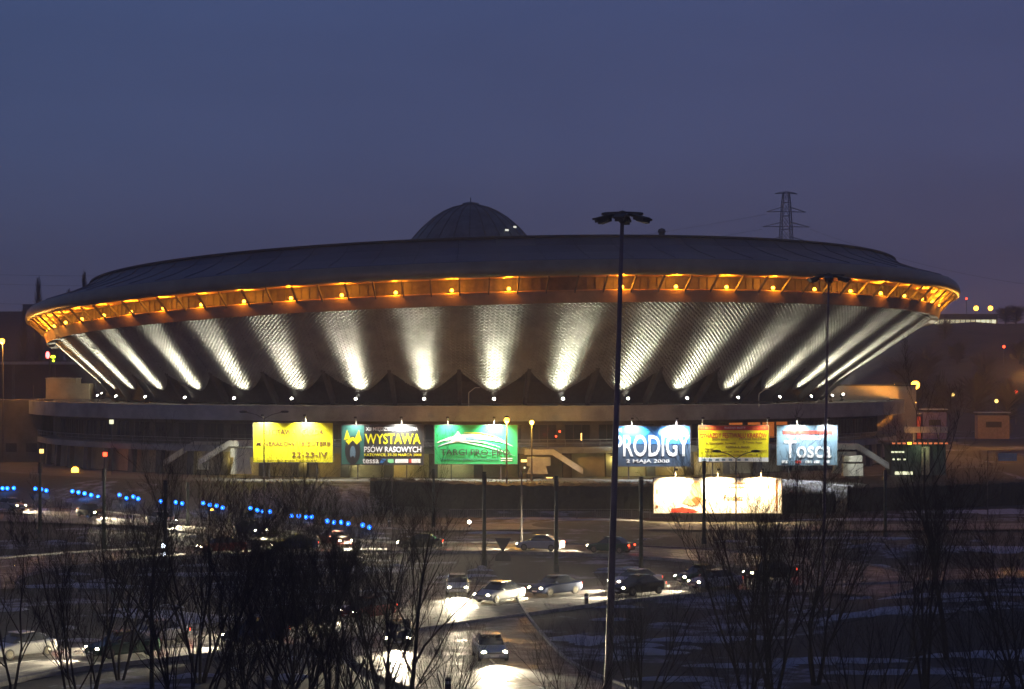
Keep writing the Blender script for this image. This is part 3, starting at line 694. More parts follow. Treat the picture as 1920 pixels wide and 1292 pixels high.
for px, pt, pb, wh in poles:
    b = GP(px, pb); zz = gz(b.x, b.y); H = HC-(pt-HY)/F*b.y-zz
    o = empty('tram_pole', (b.x, b.y, zz-.05), 0, 'dark green tram wire pole '+wh, 'pole', 'dark green poles round the roundabout')
    mb = MB(); mb.tube([(0, 0, 0), (0, 0, H*.7), (0, 0, H)], [.19, .15, .13], 10); mb.build('shaft', m_green, o, True)
    mb = MB(); mb.tube([(0, 0, H-.05), (0, 0, H+.12)], [.17, .17], 10); mb.tube([(0, 0, H*.86), (0, 0, H*.99)], [.2, .2], 10); mb.build('cap', m_black, o)
    mb = MB(); mb.tube([(0, 0, 0), (0, 0, .7)], [.26, .24], 10); mb.build('foot', m_green, o)
def lamp_post(px, pt, pb, label, arms=(1, -1), lit=0, zb=-3.0, name='street_lamp', armL=1.9, col=SODIUM, rise=.7):
    b = GP(px, pb, zb); zz = gz(b.x, b.y) if zb == -3 else zb; H = HC-(pt-HY)/F*b.y-zz
    o = empty(name, (b.x, b.y, zz-.05), 0, label, 'street lamp')
    mb = MB(); mb.tube([(0, 0, 0), (0, 0, 1.2), (0, 0, 1.25), (0, 0, H-rise)], [.13, .12, .09, .06], 8); mb.build('post', m_steel, o)
    for s in arms:
        mb = MB(); mb.tube([(0, 0, H-rise), (s*armL*.45, 0, H-rise*.35), (s*armL, 0, H)], .045, 6); mb.build('arm', m_steel, o)
        mb = MB(); mb.lathe([(.02, .16), (.2, .12), (.28, 0), (.2, -.08), (.02, -.1)], (0, 0, 0), 12, M=Matrix.Translation((s*(armL+.3), 0, H+.03)) @ Matrix.Diagonal((1.7, .8, 1, 1))); hd = mb.build('lamp_head', m_black, o)
        if lit:
            mb = MB(); mb.ball((s*(armL+.3), 0, H-.12), .2, 8, sc=(1.3, .8, .7)); mb.build('bulb', m_orange_e, hd)
            light('POINT', 'lamp_glow', (s*(armL+.3), -.1, H-.45), lit, col, o, .2)
    return o
lamp_post(495, 772, 990, 'unlit twin arm street lamp in front of the bright yellow banner')
lamp_post(1380, 846, 1015, 'unlit twin arm street lamp in front of the dull yellow banner', armL=1.6)
lamp_post(735, 858, 975, 'street lamp with a single arm below the dog show banner', arms=(-1,), armL=2.2)
lamp_post(978, 866, 1028, 'lamp post with a short lit box below the green banner', arms=())
lamp_post(880, 725, 765, 'thin bent lamp post on the arena deck left of the middle', arms=(1,), zb=ZD-.2, armL=.7, rise=.3) if 0 else None
for px, pt, s_, w_ in ((879, 727, 1, 'left of the middle'), (1423, 730, 1, 'near the right end')):
    Yd = 285.5; b = PX(px, 0, Yd); zt = HC-(pt-HY)/F*Yd
    o = empty('deck_lamp', (b.x, Yd, ZD-.2), 0, 'thin pale bent pole on the arena deck '+w_, 'pole'); H = zt-ZD+.2
    mb = MB(); mb.tube([(0, 0, 0), (0, 0, H*.72), (.0, 0, H*.75)], .05, 6); mb.build('post', m_whitec, o); mb = MB(); mb.tube([(0, 0, H*.75), (s_*.8, 0, H), (s_*1.4, 0, H)], .05, 6); mb.build('arm', m_whitec, o)

def lit_lamp(px, py, Y, e, label, name='street_lamp', rad=.22, ml=m_orange_e, col=SODIUM, posth=None, wallm=False):
    p = PX(px, py, Y); zg = gz(p.x, Y) if posth is None else posth; H = p.z-zg
    o = empty(name, (p.x, Y, zg-.1), 0, label, 'street lamp')
    mb = MB(); mb.tube([(0, rad*1.3, 0), (0, rad*1.3, H*.9), (0, rad*1.1, H+rad), (0, -.1, H+rad*1.1+.2)], [.12, .08, .06, .05], 8); mb.build('post', m_steel, o)
    mb = MB(); mb.lathe([(.02, .25), (rad*.8, .18), (rad*1.0, .02)], (0, -.1, H+.1+rad*.9), 12); hd = mb.build('lamp_head', m_black, o)
    mb = MB(); mb.ball((0, -.1, H+.1), rad, 10); mb.build('bulb', ml, hd)
    light('POINT', 'lamp_glow', (0, -.25, H-.2), e, col, o, .25)
    return o
lit_lamp(1716, 722, 395, 330000, 'brightest orange street lamp, right of the arena', rad=.75)
lit_lamp(1677, 723, 420, 4000, 'small orange street lamp on the roof wall right of the arena', rad=.28)
lit_lamp(950, 788, 268, 9000, 'bright orange street lamp in front of the deck edge beside the green banner', rad=.32)
lit_lamp(997, 792, 276, 1500, 'yellow street lamp hanging right of the green banner', rad=.26, col=(1, .6, .08), ml=mat('yellow_bulb', (1, .8, .2), .5, emit=(1, .62, .06), estr=22))
lit_lamp(141, 882, 300, 2200, 'low orange lamp at the left of the forecourt', rad=.5)
lit_lamp(398, 957, 262, 2500, 'small orange lamp low beside the left road', rad=.22)
lit_lamp(4, 640, 330, 12000, 'red orange street lamp at the left edge of the picture', rad=.4)
lit_lamp(1926, 700, 380, 200000, 'orange street lamp at the right edge of the picture', rad=.5)
for px in (1830, 1857): pass
# the white signal at the left and the small round lamp by the pole
for px, py, pb, lab in ((306, 1031, 1062, 'small white signal light on the left tram pole'), (726, 872, 0, '')):
    if not pb: continue
    b = GP(px, pb); p = PX(px, py, b.y-.3); o = empty('signal', (p.x, b.y-.3, p.z), 0, lab, 'signal light')
    mb = MB(); mb.box((0, .12, 0), (.42, .2, 1.3)); mb.bar((0, .2, -.65), (0, .2, gz(p.x, b.y)-p.z), .1); mb.build('housing', m_black, o)
    for dz in (-.35, .35): mb = MB(); mb.ball((0, 0, dz), .2, 8); mb.build('lens', mat('cool_lens', (1, 1, 1), .5, emit=(.75, .85, 1), estr=9), o)
b = GP(880, 992); p = PX(880, 988, b.y)
o = empty('bollard_lamp', (b.x, b.y, gz(b.x, b.y)), 0, 'small round lamp glowing low on the snowy kerb', 'lamp')
mb = MB(); mb.tube([(0, 0, 0), (0, 0, .9)], .08, 8); mb.build('post', m_black, o); mb = MB(); mb.tube([(0, .15, .75), (0, -.12, .75)], .34, 12); mb.build('hood', m_black, o); mb = MB(); mb.ball((0, -.1, .75), .22, 8); mb.build('bulb', mat('warm_lens', (1, .9, .8), .5, emit=(1, .8, .6), estr=7), o)
# give way sign and round sign seen from behind
b = GP(943, 1052); o = empty('road_sign', (b.x, b.y, gz(b.x, b.y)-.1), 0, 'dark back of a triangular sign above a round sign', 'road sign')
zt = HC-(1018-HY)/F*b.y-gz(b.x, b.y)
mb = MB(); mb.tube([(0, 0, 0), (0, 0, zt+.3)], .05, 8); mb.build('post', m_steel, o)
mb = MB()
for y0 in (-.05,):
    T = [(-.75, zt+.55), (.75, zt+.55), (0, zt-.75)]
    mb.poly([(x, -.07, z) for x, z in T][::-1]); mb.poly([(x, -.05, z) for x, z in T])
    for k in range(3): a, c_ = T[k], T[(k+1) % 3]; mb.quad((a[0], -.07, a[1]), (a[0], -.05, a[1]), (c_[0], -.05, c_[1]), (c_[0], -.07, c_[1]))
mb.build('triangle_plate', m_steel, o)
mb = MB(); mb.lathe([(.01, -.012), (.7, -.012), (.7, .012), (.01, .012)], n=24, M=Matrix.Translation((0, -.06, zt-1.35)) @ Matrix.Rotation(R(90), 4, 'X')); mb.build('round_plate', m_steel, o)
# small road bollards
for px, py in ((730, 992), (1386, 1145), (1100, 1136), (840, 1302)):
    b = GP(px, py); o = empty('bollard', (b.x, b.y, gz(b.x, b.y)-.05), 0, 'short dark bollard beside the road, '+{730: 'under the left banners', 1386: 'near the right trees', 1100: 'left of the mast foot', 840: 'at the bottom edge'}[px], 'bollard')
    mb = MB(); mb.tube([(0, 0, 0), (0, 0, .85), (0, 0, .95)], [.16, .16, .1], 8); mb.build('shaft', m_black, o); mb = MB(); mb.tube([(0, 0, .6), (0, 0, .75)], [.165, .165], 8, cap=False); mb.build('band', m_paint, o)
# blue light clusters along the far kerb of the left road
cl = [(10, 916, 4), (77, 920, 3), (160, 928, 5), (243, 935, 4), (303, 942, 1), (335, 943, 2), (400, 950, 4), (487, 960, 4), (567, 971, 4), (634, 983, 4), (688, 990, 2)]
random.seed(12)
for q, (px, py, n) in enumerate(cl):
    b = GG(px, py+7); zz = b.z
    o = empty('blue_light_stand', (b.x, b.y, zz), 0, 'low stand of %s glowing blue bulbs along the left road, %s' % (['', 'one', 'two', 'three', 'four', 'five'][n], order(q+1, len(cl))), 'light', 'blue lights along the left road')
    mb = MB(); W_ = .5*n; mb.bar((-W_*1.1, 0, .35), (W_*1.1, 0, .05), .06)
    for k in range(n):
        x = (k-(n-1)/2)*.75+random.uniform(-.1, .1); z = .55-.13*x+random.uniform(-.16, .16)
        mb.bar((x, 0, -.1), (x, 0, z), .05)
        bb = MB(); bb.ball((x, -.05, z), .24, 8); bl = bb.build('bulb', m_blue_e, o)
        cc = MB(); cc.ball((x, -.24, z), .09, 6); cc.build('bulb_core', m_bluec_e, bl)
    mb.build('stand', m_black, o)
    light('POINT', 'blue_glow', (0, -.6, .7), 14*n, (.05, .3, 1), o, .2)

# ---------------------------------------------------------------- cars (at rest, lamps lit)
def make_car(paint, wagon=False):
    o = empty('car', (0, 0, 0))
    def loft(st, m, name, parent, closed=True):
        mb = MB(); rings = []
        for x, pts in st:
            i = len(mb.v); mb.v += [(x, y, z) for y, z in pts]; rings.append(i)
        n = len(st[0][1])
        for a, b in zip(rings, rings[1:]):
            for k in range(n): mb.f.append((a+k, a+(k+1) % n, b+(k+1) % n, b+k)); mb.m.append(0)
        mb.f.append(tuple(rings[0]+k for k in range(n))[::-1]); mb.m.append(0); mb.f.append(tuple(rings[-1]+k for k in range(n))); mb.m.append(0)
        return mb.build(name, m, parent, smooth=False)
    def sec(w, z0, zs, zt):               # body section: sill, flank, shoulder, top
        return [(-w*.92, z0), (-w, z0+.12), (-w*1.0, zs-.08), (-w*.94, zs), (-w*.8, zt), (w*.8, zt), (w*.94, zs), (w*1.0, zs-.08), (w, z0+.12), (w*.92, z0)]
    st = [(2.15, sec(.66, .34, .55, .58)), (2.1, sec(.74, .26, .62, .66)), (1.85, sec(.82, .22, .70, .76)), (1.2, sec(.85, .2, .82, .88)), (.8, sec(.86, .2, .88, .93)), (-.2, sec(.87, .2, .90, .95)),
          (-1.4, sec(.86, .2, .92, .97)), (-1.85, sec(.83, .24, .93, .97)), (-2.08, sec(.78, .28, .86, .92)), (-2.14, sec(.7, .36, .7, .76))]
    body = loft(st, paint, 'body', o)
    back = -2.0 if wagon else -1.45
    def gs(w, z): return [(-w, .9), (-w*.93, z*.5+.5), (-w*.80, z), (w*.80, z), (w*.93, z*.5+.5), (w, .9)]
    g_ = loft([(1.0, gs(.74, .92)), (.55, gs(.76, 1.22)), (.2, gs(.76, 1.40)), (-.4, gs(.76, 1.43)), (back+.6, gs(.75, 1.40)), (back+.15, gs(.73, 1.15)), (back-.1, gs(.70, .93))], m_glass, 'windows', o)
    mb = MB(); mb.box((-.1+(back+1.45)*.3, 0, 1.435), (1.15-(back+1.45)*.5, 1.12, .05)); mb.build('roof', paint, o)
    for x in (1.32, -1.3):
        for s in (1, -1):
            M = Matrix.Translation((x, s*.78, .31)) @ Matrix.Rotation(R(90), 4, 'X')
            mb = MB(); mb.lathe([(.2, -.1), (.3, -.1), (.315, -.05), (.315, .05), (.3, .1), (.2, .1)], n=16, M=M); ty = mb.build('tyre', m_black, o)
            mb = MB(); mb.lathe([(.02, s*-.11), (.1, s*-.12), (.21, s*-.1)], n=12, M=M); mb.build('rim', m_lip, ty)
    for s in (1, -1):
        mb = MB(); mb.ball((2.06, s*.60, .60), .13, 8, sc=(.7, 1.2, .8)); mb.build('headlight', m_head_e, o)
        mb = MB(); mb.box((-2.12, s*.60, .76), (.06, .26, .16)); mb.build('taillight', m_tail_e, o)
        mb = MB(); mb.box((.72, s*.93, .98), (.12, .18, .12)); mb.build('mirror', paint, o)
    mb = MB(); mb.box((2.14, 0, .38), (.04, .5, .11)); mb.build('number_plate', m_paint, o)
    mb = MB(); mb.box((2.13, 0, .56), (.05, .8, .07)); mb.build('grille', m_black, o)
    light('SPOT', 'headlight_beam', (2.3, 0, .62), 13000, WARM, o, .25, (12, 0, -.2), 72, .8)
    light('POINT', 'tail_glow', (-2.5, 0, .6), 14, (1, .05, .02), o, .2)
    return o
paints = [('silver', (.45, .46, .48)), ('dark blue', (.02, .04, .12)), ('dark red', (.20, .02, .02)), ('white', (.65, .65, .63)), ('black', (.02, .02, .022)), ('green', (.03, .10, .06))]
protos = {}
def car_at(path, t, heading, paint_i, label, side=0, wagon=False):
    """t along the path 0..1; heading +1 drives towards the end"""
    L = [0]
    for a, b in zip(path, path[1:]): L.append(L[-1]+(b-a).length)
    d = t*L[-1]; k = max(i for i in range(len(L)) if L[i] <= d); k = min(k, len(path)-2)
    u = (d-L[k])/max(1e-6, L[k+1]-L[k]); p = path[k].lerp(path[k+1], u); dr = (path[k+1]-path[k]).normalized()*heading
    n = Vector((-dr.y, dr.x, 0)); p = p+n*side
    key = (paint_i, wagon)
    if key not in protos:
        nm, c = paints[paint_i]; protos[key] = make_car(mat('paint_'+nm.replace(' ', '_'), c, .25, metal=.3, var=.05, spec=.7), wagon); o = protos[key]
    else: o = copy_tree(protos[key])
    o.location = (p.x, p.y, ZR+.01); o.rotation_euler = (0, 0, math.atan2(dr.y, dr.x))
    tag(o, label, 'car', 'cars driving with their lamps lit')
    return o
def t_at(path, px):                       # parameter of the path where it passes the photograph column px
    L = [0]
    for a, b in zip(path, path[1:]): L.append(L[-1]+(b-a).length)
    best = min(range(len(path)), key=lambda i: abs((960+path[i].x/path[i].y*F)-px)+(500 if path[i].y < 60 else 0)); return L[best]/L[-1]
cn = 0
for px, pi, lab in ((95, 3, 'white car on the near road at its left end'), (330, 0, 'silver car on the near road behind the left thicket'), (565, 4, 'black car on the near road behind the middle thicket'), (745, 2, 'dark red car on the near road left of the junction'),
                    (965, 0, 'silver car on the near road in the middle'), (1088, 1, 'dark blue car on the near road just left of the tall mast'), (1235, 3, 'white car on the near road right of the tall mast'), (1345, 5, 'green car on the near road before the right trees'), (1465, 4, 'black car farthest right on the near road')):
    car_at(P_near, t_at(P_near, px), -1, pi, lab, side=-2.0 )
for px, pi, lab in ((1165, 4, 'black car in the nearer lane right behind the tall mast'), (1300, 0, 'silver car in the nearer lane among the right trees'), (430, 1, 'dark blue car in the nearer lane behind the left thicket'), (215, 5, 'green car in the nearer lane at the left')):
    car_at(P_near, t_at(P_near, px), -1, pi, lab, side=1.9)
def ring_t(px):
    L = [0]
    for a, b in zip(P_ring, P_ring[1:]): L.append(L[-1]+(b-a).length)
    c = [i for i in range(len(P_ring)) if P_ring[i].y > 181]
    best = min(c, key=lambda i: abs((960+P_ring[i].x/P_ring[i].y*F)-px)); return L[best]/L[-1]
for px, pi, s, lab in ((400, 2, 2.2, 'dark red car on the far side of the roundabout at the left'), (540, 1, 2.2, 'dark blue car on the far side of the roundabout behind the thicket'), (800, 4, 2.2, 'black car showing red lamps left of the give way sign'), (1010, 0, 2.2, 'silver car showing red lamps right of the give way sign'),
                        (1165, 5, 2.2, 'green car on the roundabout beside the tall mast')):
    car_at(P_ring, ring_t(px), -1, pi, lab, side=s)
for px, pi, lab in ((40, 0, 'silver car leftmost on the far left road'), (190, 4, 'black car second on the far left road'), (330, 3, 'white car on the far left road by the poles'), (500, 1, 'dark blue car on the far left road behind trees'), (655, 2, 'dark red car reaching the roundabout from the left')):
    car_at(P_left, t_at(P_left, px), 1, pi, lab, side=-1.5)
car_at(P_turn, .09, 1, 3, 'white car heading into the side road at the junction', side=0)
car_at(P_turn, .62, 1, 0, 'silver car low in the picture on the side road', side=0)
car_at(P_loop, .34, 1, 4, 'black car on the tight turning lane', side=0)

# ---------------------------------------------------------------- bare trees
def tree_meshes(seed, H, stems, spread, lvl=4):
    rnd = random.Random(seed); tr = MB(); cr = MB()
    def grow(p, d, L, r, level):
        n = 5 if level < 2 else 4; pts = [p]; rad = [r]; q = p.copy(); dd = d.copy()
        for k in range(n):
            dd = (dd+Vector((rnd.gauss(0, .09), rnd.gauss(0, .09), rnd.gauss(.05, .05)))*(1+.4*level)).normalized()
            q = q+dd*L/n; pts.append(q.copy()); rad.append(max(r*(1-.8*(k+1)/n), .0042))
        mb = tr if level == 0 else cr
        mb.tube(pts, rad, 7 if level == 0 else (4 if level == 1 else 3), cap=False)
        if level >= lvl: return
        m = (8, 6, 5, 3)[level] if level < 4 else 3
        for k in range(m):
            f = .22+.75*(k+rnd.random())/m; i = min(n-1, int(f*n)); u = f*n-i
            b = pts[i].lerp(pts[i+1], u); ax = (pts[i+1]-pts[i]).normalized(); o_ = ax.orthogonal().normalized()
            o_.rotate(Matrix.Rotation(rnd.uniform(0, 6.283), 3, ax)); an = rnd.uniform(.35, .75)
            nd = (ax*math.cos(an)+o_*math.sin(an)+Vector((0, 0, .22))).normalized()
            grow(b, nd, L*(.62-.28*f)*rnd.uniform(.75, 1.2), max(.0052, rad[i]*(1-u)+rad[i+1]*u)*.6, level+1)
    for s in range(stems):
        a = 2*math.pi*s/stems+rnd.uniform(-.4, .4); t = spread*rnd.uniform(.4, 1.1) if stems > 1 else .04
        grow(Vector((.12*math.cos(a), .12*math.sin(a), -.2)), Vector((math.sin(t)*math.cos(a), math.sin(t)*math.sin(a), math.cos(t))), H*rnd.uniform(.75, 1.0), (.13 if stems == 1 else .075)*H/9, 0)
    out = []
    for mb, nm in ((tr, 'trunk'), (cr, 'branches')):
        me = bpy.data.meshes.new(nm); me.from_pydata(mb.v, [], mb.f); me.materials.append(m_bark if nm == 'trunk' else m_twig); out.append((nm, me))
    return out
kinds = [tree_meshes(1, 10, 1, 0), tree_meshes(2, 10, 1, 0), tree_meshes(3, 10, 4, .32), tree_meshes(4, 10, 5, .42), tree_meshes(7, 10, 6, .55, 3)]
def tree(px, py_top, Y, kind, label, group=None, rot=0):
    X = (px-960)/F*Y; zg = gz(X, Y); H = HC-(py_top-HY)/F*Y-zg
    o = empty('bare_tree' if kind < 4 else 'bare_shrub', (X, Y, zg-.1), rot, label, 'tree' if kind < 4 else 'shrub', group)
    sc = H/10.2; o.scale = (sc*1.0, sc*1.0, sc)
    for nm, me in kinds[kind]:
        c = bpy.data.objects.new(nm, me); S.collection.objects.link(c); c.parent = o
    return o
random.seed(21)
T = [  # px, top row, distance, kind, label
 (15, 950, 112, 2, 'bare tree at the very left edge of the picture'), (150, 985, 104, 3, 'bushy bare tree at the lower left'),
 (225, 925, 122, 2, 'bare tree between the left poles'), (290, 940, 110, 0, 'slender bare tree right of the left poles'), (345, 1000, 100, 4, 'low bare shrub under the left trees'),
 (375, 880, 121, 3, 'tall spreading bare tree left of the yellow banner'), (440, 945, 106, 2, 'bare tree below the left edge of the yellow banner'), (505, 945, 112, 2, 'many stemmed bare tree below the yellow banner'),
 (560, 950, 103, 3, 'dense bare tree in the middle thicket'), (625, 900, 116, 2, 'bare tree below the dog show banner'), (720, 955, 112, 3, 'bare tree at the right side of the middle thicket'),
 (770, 960, 104, 0, 'slender bare tree in front of the turning lane'), (700, 1070, 97, 4, 'bare shrub at the right foot of the middle thicket'),
 (830, 1180, 99, 4, 'small bare shrub beside the lower edge of the junction'), 
 (600, 1020, 98, 4, 'bare shrub filling the foot of the middle thicket'), (480, 1040, 97, 4, 'bare shrub at the left foot of the middle thicket'), (1200, 1080, 108, 4, 'low bare shrub right of the tall mast'), (1450, 865, 116, 3, 'large spreading bare tree in front of the white billboard'), (1400, 960, 112, 3, 'bare tree leaning under the large right tree'), (1530, 890, 120, 2, 'bare tree by the lower lamp mast'),
 (1735, 860, 118, 2, 'tall bare tree under the kiosk at the right'), (1780, 800, 130, 0, 'tallest slender bare tree at the right'), 
 (1925, 910, 106, 2, 'bare tree at the right edge of the picture'), (1620, 1080, 98, 4, 'bare shrub at the foot of the right thicket'),
 (1850, 1070, 98, 4, 'bare shrub in the lower right corner'), (1380, 1130, 98, 4, 'small bare shrub at the foot of the large right tree'), (560, 850, 240, 4, 'pale frosted shrub on the bank under the yellow banner'), (1075, 1160, 101, 4, 'small bare shrub left of the tall mast foot')]
for k, (px, pt, Y, kd, lab) in enumerate(T):
    tree(px, pt, Y, kd, lab, 'bare trees in the foreground', rot=random.uniform(0, 6.28))
# frosted pale bushes on the bank below the yellow banner
m_frost = mat('frosted_twig', (.20, .17, .20), .9, var=.4, scale=2)
for q, (px, py, Y, rx, rz) in enumerate(((505, 905, 263, 3.0, 1.6), (560, 912, 261, 3.6, 1.7), (620, 915, 259, 3.2, 1.9), (680, 918, 258, 3.0, 1.8))):
    c = PX(px, py, Y); zg = gz(c.x, Y); mb = MB(); rnd = random.Random(q)
    for _ in range(2600):
        d = Vector([rnd.gauss(0, 1) for _ in range(3)]).normalized(); rr = rnd.random()**.4; lump = 1+.25*math.sin(5*d.x+q)+.2*math.sin(7*d.y)
        p = Vector((d.x*rx*rr*lump, d.y*1.6*rr, abs(d.z)*rz*1.5*rr*lump)); e = Vector([rnd.gauss(0, 1) for _ in range(3)]).normalized()*rnd.uniform(.08, .3); f_ = e.orthogonal().normalized()*.02
        mb.quad(p-e, p-f_, p+e, p+f_)
    o = mb.build('frosted_bush', m_frost, loc=(c.x, Y, zg-.1)); tag(o, 'frosted grey bush on the bank under the banners, '+order(q+1, 4), 'bush', 'frosted bushes below the banners')

# ---------------------------------------------------------------- background
def building(name, x, y, z0, w, d, h, m, label, cat='building'):
    o = empty(name, (x, y, z0), 0, label, cat); mb = MB(); mb.box((0, 0, h/2), (w, d, h)); mb.build('wall', m, o); return o
# flat snow covered hall at the far left
p = PX(-60, 690, 400); zt = PX(0, 676, 400).z
o = building('exhibition_hall', -95, 420, -1, 66, 40, zt+1, mat('hall_wall', (.07, .055, .06), .9, scale=.2), 'long dark flat roofed hall behind the arena at the left', 'hall')
mb = MB(); mb.poly([(-34, -21, zt+1.05), (34, -21, zt+.45), (34, 21, zt+.45), (-34, 21, zt+1.05)]); mb.poly([(-34, -21, zt+.7), (-34, -21, zt+1.05), (-34, -20.9, zt+1.05), (-34, -20.9, zt+.7)]); mb.box((0, -20.6, zt+.55), (68, .5, .5)); mb.build('roof', m_snow, o)
for k in range(9): mb = MB(); mb.box((-30+k*7.2, -20.05, (zt+1)*.55), (.5, .3, (zt+1)*.9)); mb.build('pilaster', m_concd, o)
# tan lit box and low block at the left of the deck
a = PX(86, 710, 330); b = PX(142, 748, 330)
o = empty('plant_room', (a.x, 330, b.z), 0, 'small tan box shaped plant room left of the deck', 'plant room')
mb = MB(); mb.box(((b.x-a.x)/2, 2, (a.z-b.z)/2), (b.x-a.x, 4, a.z-b.z)); mb.box(((b.x-a.x)/2+2.2, 1, (a.z-b.z)*.38), (b.x-a.x, 4, (a.z-b.z)*.75)); mb.build('wall', m_wall, o); mb = MB(); mb.box(((b.x-a.x)/2, 2, (a.z-b.z)+.06), (b.x-a.x+.2, 4.2, .12)); mb.build('roof', m_snow, o)
light('POINT', 'wall_glow', (-1.2, -3, 2.0), 60, SODIUM, o, .3)
mb = MB(); mb.ball((-1.2, -3, 2.0), .06, 6); mb.tube([(-1.2, -3, -3), (-1.2, -3, 1.9)], .04, 6); mb.build('lamp', m_steel, o)
a = PX(-30, 750, 332); b = PX(60, 0, 332)
o = building('side_block', (a.x+b.x)/2, 336, -1, b.x-a.x+3, 8, a.z+1, m_concd, 'low dark block joining the deck at the left', 'building')
for k in range(3): mb = MB(); mb.box((-2.5+k*3, -4.05, 3.2), (1.6, .1, 1.3)); mb.build('window', m_glass, o)
# small lit fittings on the left forecourt
for px, py, Y, m_, lab in ((78, 846, 300, m_amber_e, 'small warm lantern on the leftmost tram pole'), (197, 852, 302, m_tail_e, 'tiny red lamp on the second pole'), (209, 791, 292, m_win_e, 'small lit panel under the deck at the left')):
    p = PX(px, py, Y); o = empty('wall_lantern', (p.x, Y, p.z), 0, lab, 'lantern'); mb = MB(); mb.box((0, 0, 0), (.5, .3, .55)); mb.build('lens', m_, o); mb = MB(); mb.box((0, .1, .35), (.7, .6, .12)); mb.bar((0, .3, -.2), (0, .3, gz(p.x, Y)-p.z), .08); mb.build('housing', m_steel, o)
# traffic signals glimpsed by the rim at the left
Yt = 372; p = PX(93, 668, Yt); o = empty('traffic_signal', (p.x, Yt, gz(p.x, Yt)), 0, 'red and green signals seen under the left end of the rim', 'traffic signal'); H = p.z-gz(p.x, Yt)
mb = MB(); mb.tube([(0, 0, 0), (0, 0, H+.5)], .1, 8); mb.box((-.3, .1, H), (.8, .3, 1.6)); mb.box((.6, .1, H-.2), (.9, .3, 1.2)); mb.build('mast', m_black, o)
mb = MB(); mb.ball((-.3, -.1, H+.2), .42, 8, sc=(.8, .5, 1.4)); mb.build('red_lens', m_red_e, o); mb = MB(); mb.ball((.6, -.1, H-.1), .4, 8, sc=(1.1, .5, .6)); mb.ball((.65, -.1, H-.75), .2, 8); mb.build('green_lens', m_lime_e, o)
# orange lit wall right of the deck
a = PX(1590, 724, 352); b = PX(1682, 758, 352)
o = empty('service_building', ((a.x+b.x)/2, 356, 0), 0, 'plain orange lit wall of a building right of the deck', 'building')
mb = MB(); mb.box((0, 0, a.z/2), (b.x-a.x+6, 8, a.z)); mb.build('wall', mat('plaster', (.5, .42, .34), .9, var=.1, scale=.3), o); mb = MB(); mb.box((0, 0, a.z+.12), (b.x-a.x+6.3, 8.3, .24)); mb.build('roof', m_concd, o)
light('SPOT', 'wall_washer', (5.5, -12, 8.8), 20000, SODIUM, o, .3, (0, -4, a.z-2), 60, 1)
mb = MB(); mb.box((5.5, -12, 8.9), (.4, .4, .2)); mb.tube([(5.5, -11.8, 0), (5.5, -11.8, 9)], .08, 6); mb.build('floodlight_post', m_steel, o)
# low kiosk with an awning of small lights at the right
Yk = 292; a = PX(1672, 833, Yk); b = PX(1775, 889, Yk); zg = gz(a.x, Yk); H = a.z-zg; Wk = b.x-a.x
o = empty('entrance_kiosk', (a.x, Yk, zg), 0, 'low entrance kiosk with a row of small red orange lights at the right', 'kiosk')
mb = MB(); mb.box((Wk/2, 3, H/2), (Wk, 5, H)); mb.build('wall', mat('kiosk_wall', (.09, .12, .10), .8), o); mb = MB(); mb.box((Wk/2-.2, 2.4, H+.15), (Wk+1.4, 6.6, .3)); mb.build('roof', m_concd, o)
for k in range(11): mb = MB(); mb.box((.1+k*Wk/10.5, -.98, H+.15), (.42 if k != 3 else .5, .06, .2 if k != 3 else .3)); mb.build('awning_light', mat('awning_glow', (1, .3, .1), .5, emit=(1, .28, .1), estr=.9) if k != 3 else mat('awning_hot', (1, .6, .1), .5, emit=(1, .6, .05), estr=4), o)
for x0, x1, z0, z1 in ((.0, 1.7, 2.95, 3.15), (.5, 2.8, .1, .5), (.2, .45, 2.0, 2.2), (.8, 1.2, 2.0, 2.2), (1.6, 1.9, 2.0, 2.2)): mb = MB(); mb.box(((x0+x1)/2, .45, min((z0+z1)/2, H-.3)), (x1-x0, .06, z1-z0)); mb.build('lit_window', m_win_e, o)
mb = MB(); mb.box((Wk*.62, .3, H*.47), (1.0, .5, H*.9)); mb.build('column', m_wall, o); mb = MB(); mb.box((Wk*.62, .0, H+1.9), (5.6, .3, .8)); mb.bar((Wk*.4, .1, H), (Wk*.4, .1, H+1.6), .12); mb.bar((Wk*.85, .1, H), (Wk*.85, .1, H+1.6), .12); mb.build('fascia_sign', m_whitec, o)
light('POINT', 'kiosk_light', (Wk*.55, -.8, H-.6), 45, (.8, 1, .6), o, .2); light('POINT', 'awning_light_glow', (Wk*.42, -1.6, H+1.0), 60, SODIUM, o, .2)
# small hanging sign at the right
p = PX(1889, 857, 250); o = empty('street_banner', (p.x, 250, p.z), 0, 'small pale banner strung between posts at the right', 'banner'); mb = MB(); mb.box((0, 0, 0), (2.1, .06, .9)); mb.build('cloth', m_whitec, o)
mb = MB(); mb.bar((-2.2, .05, .7), (2.2, .05, .7), .05); mb.bar((-2.2, .05, .7), (-2.2, .05, gz(p.x, 250)-p.z), .1); mb.bar((2.2, .05, .7), (2.2, .05, gz(p.x, 250)-p.z), .1); mb.build('posts', m_steel, o)
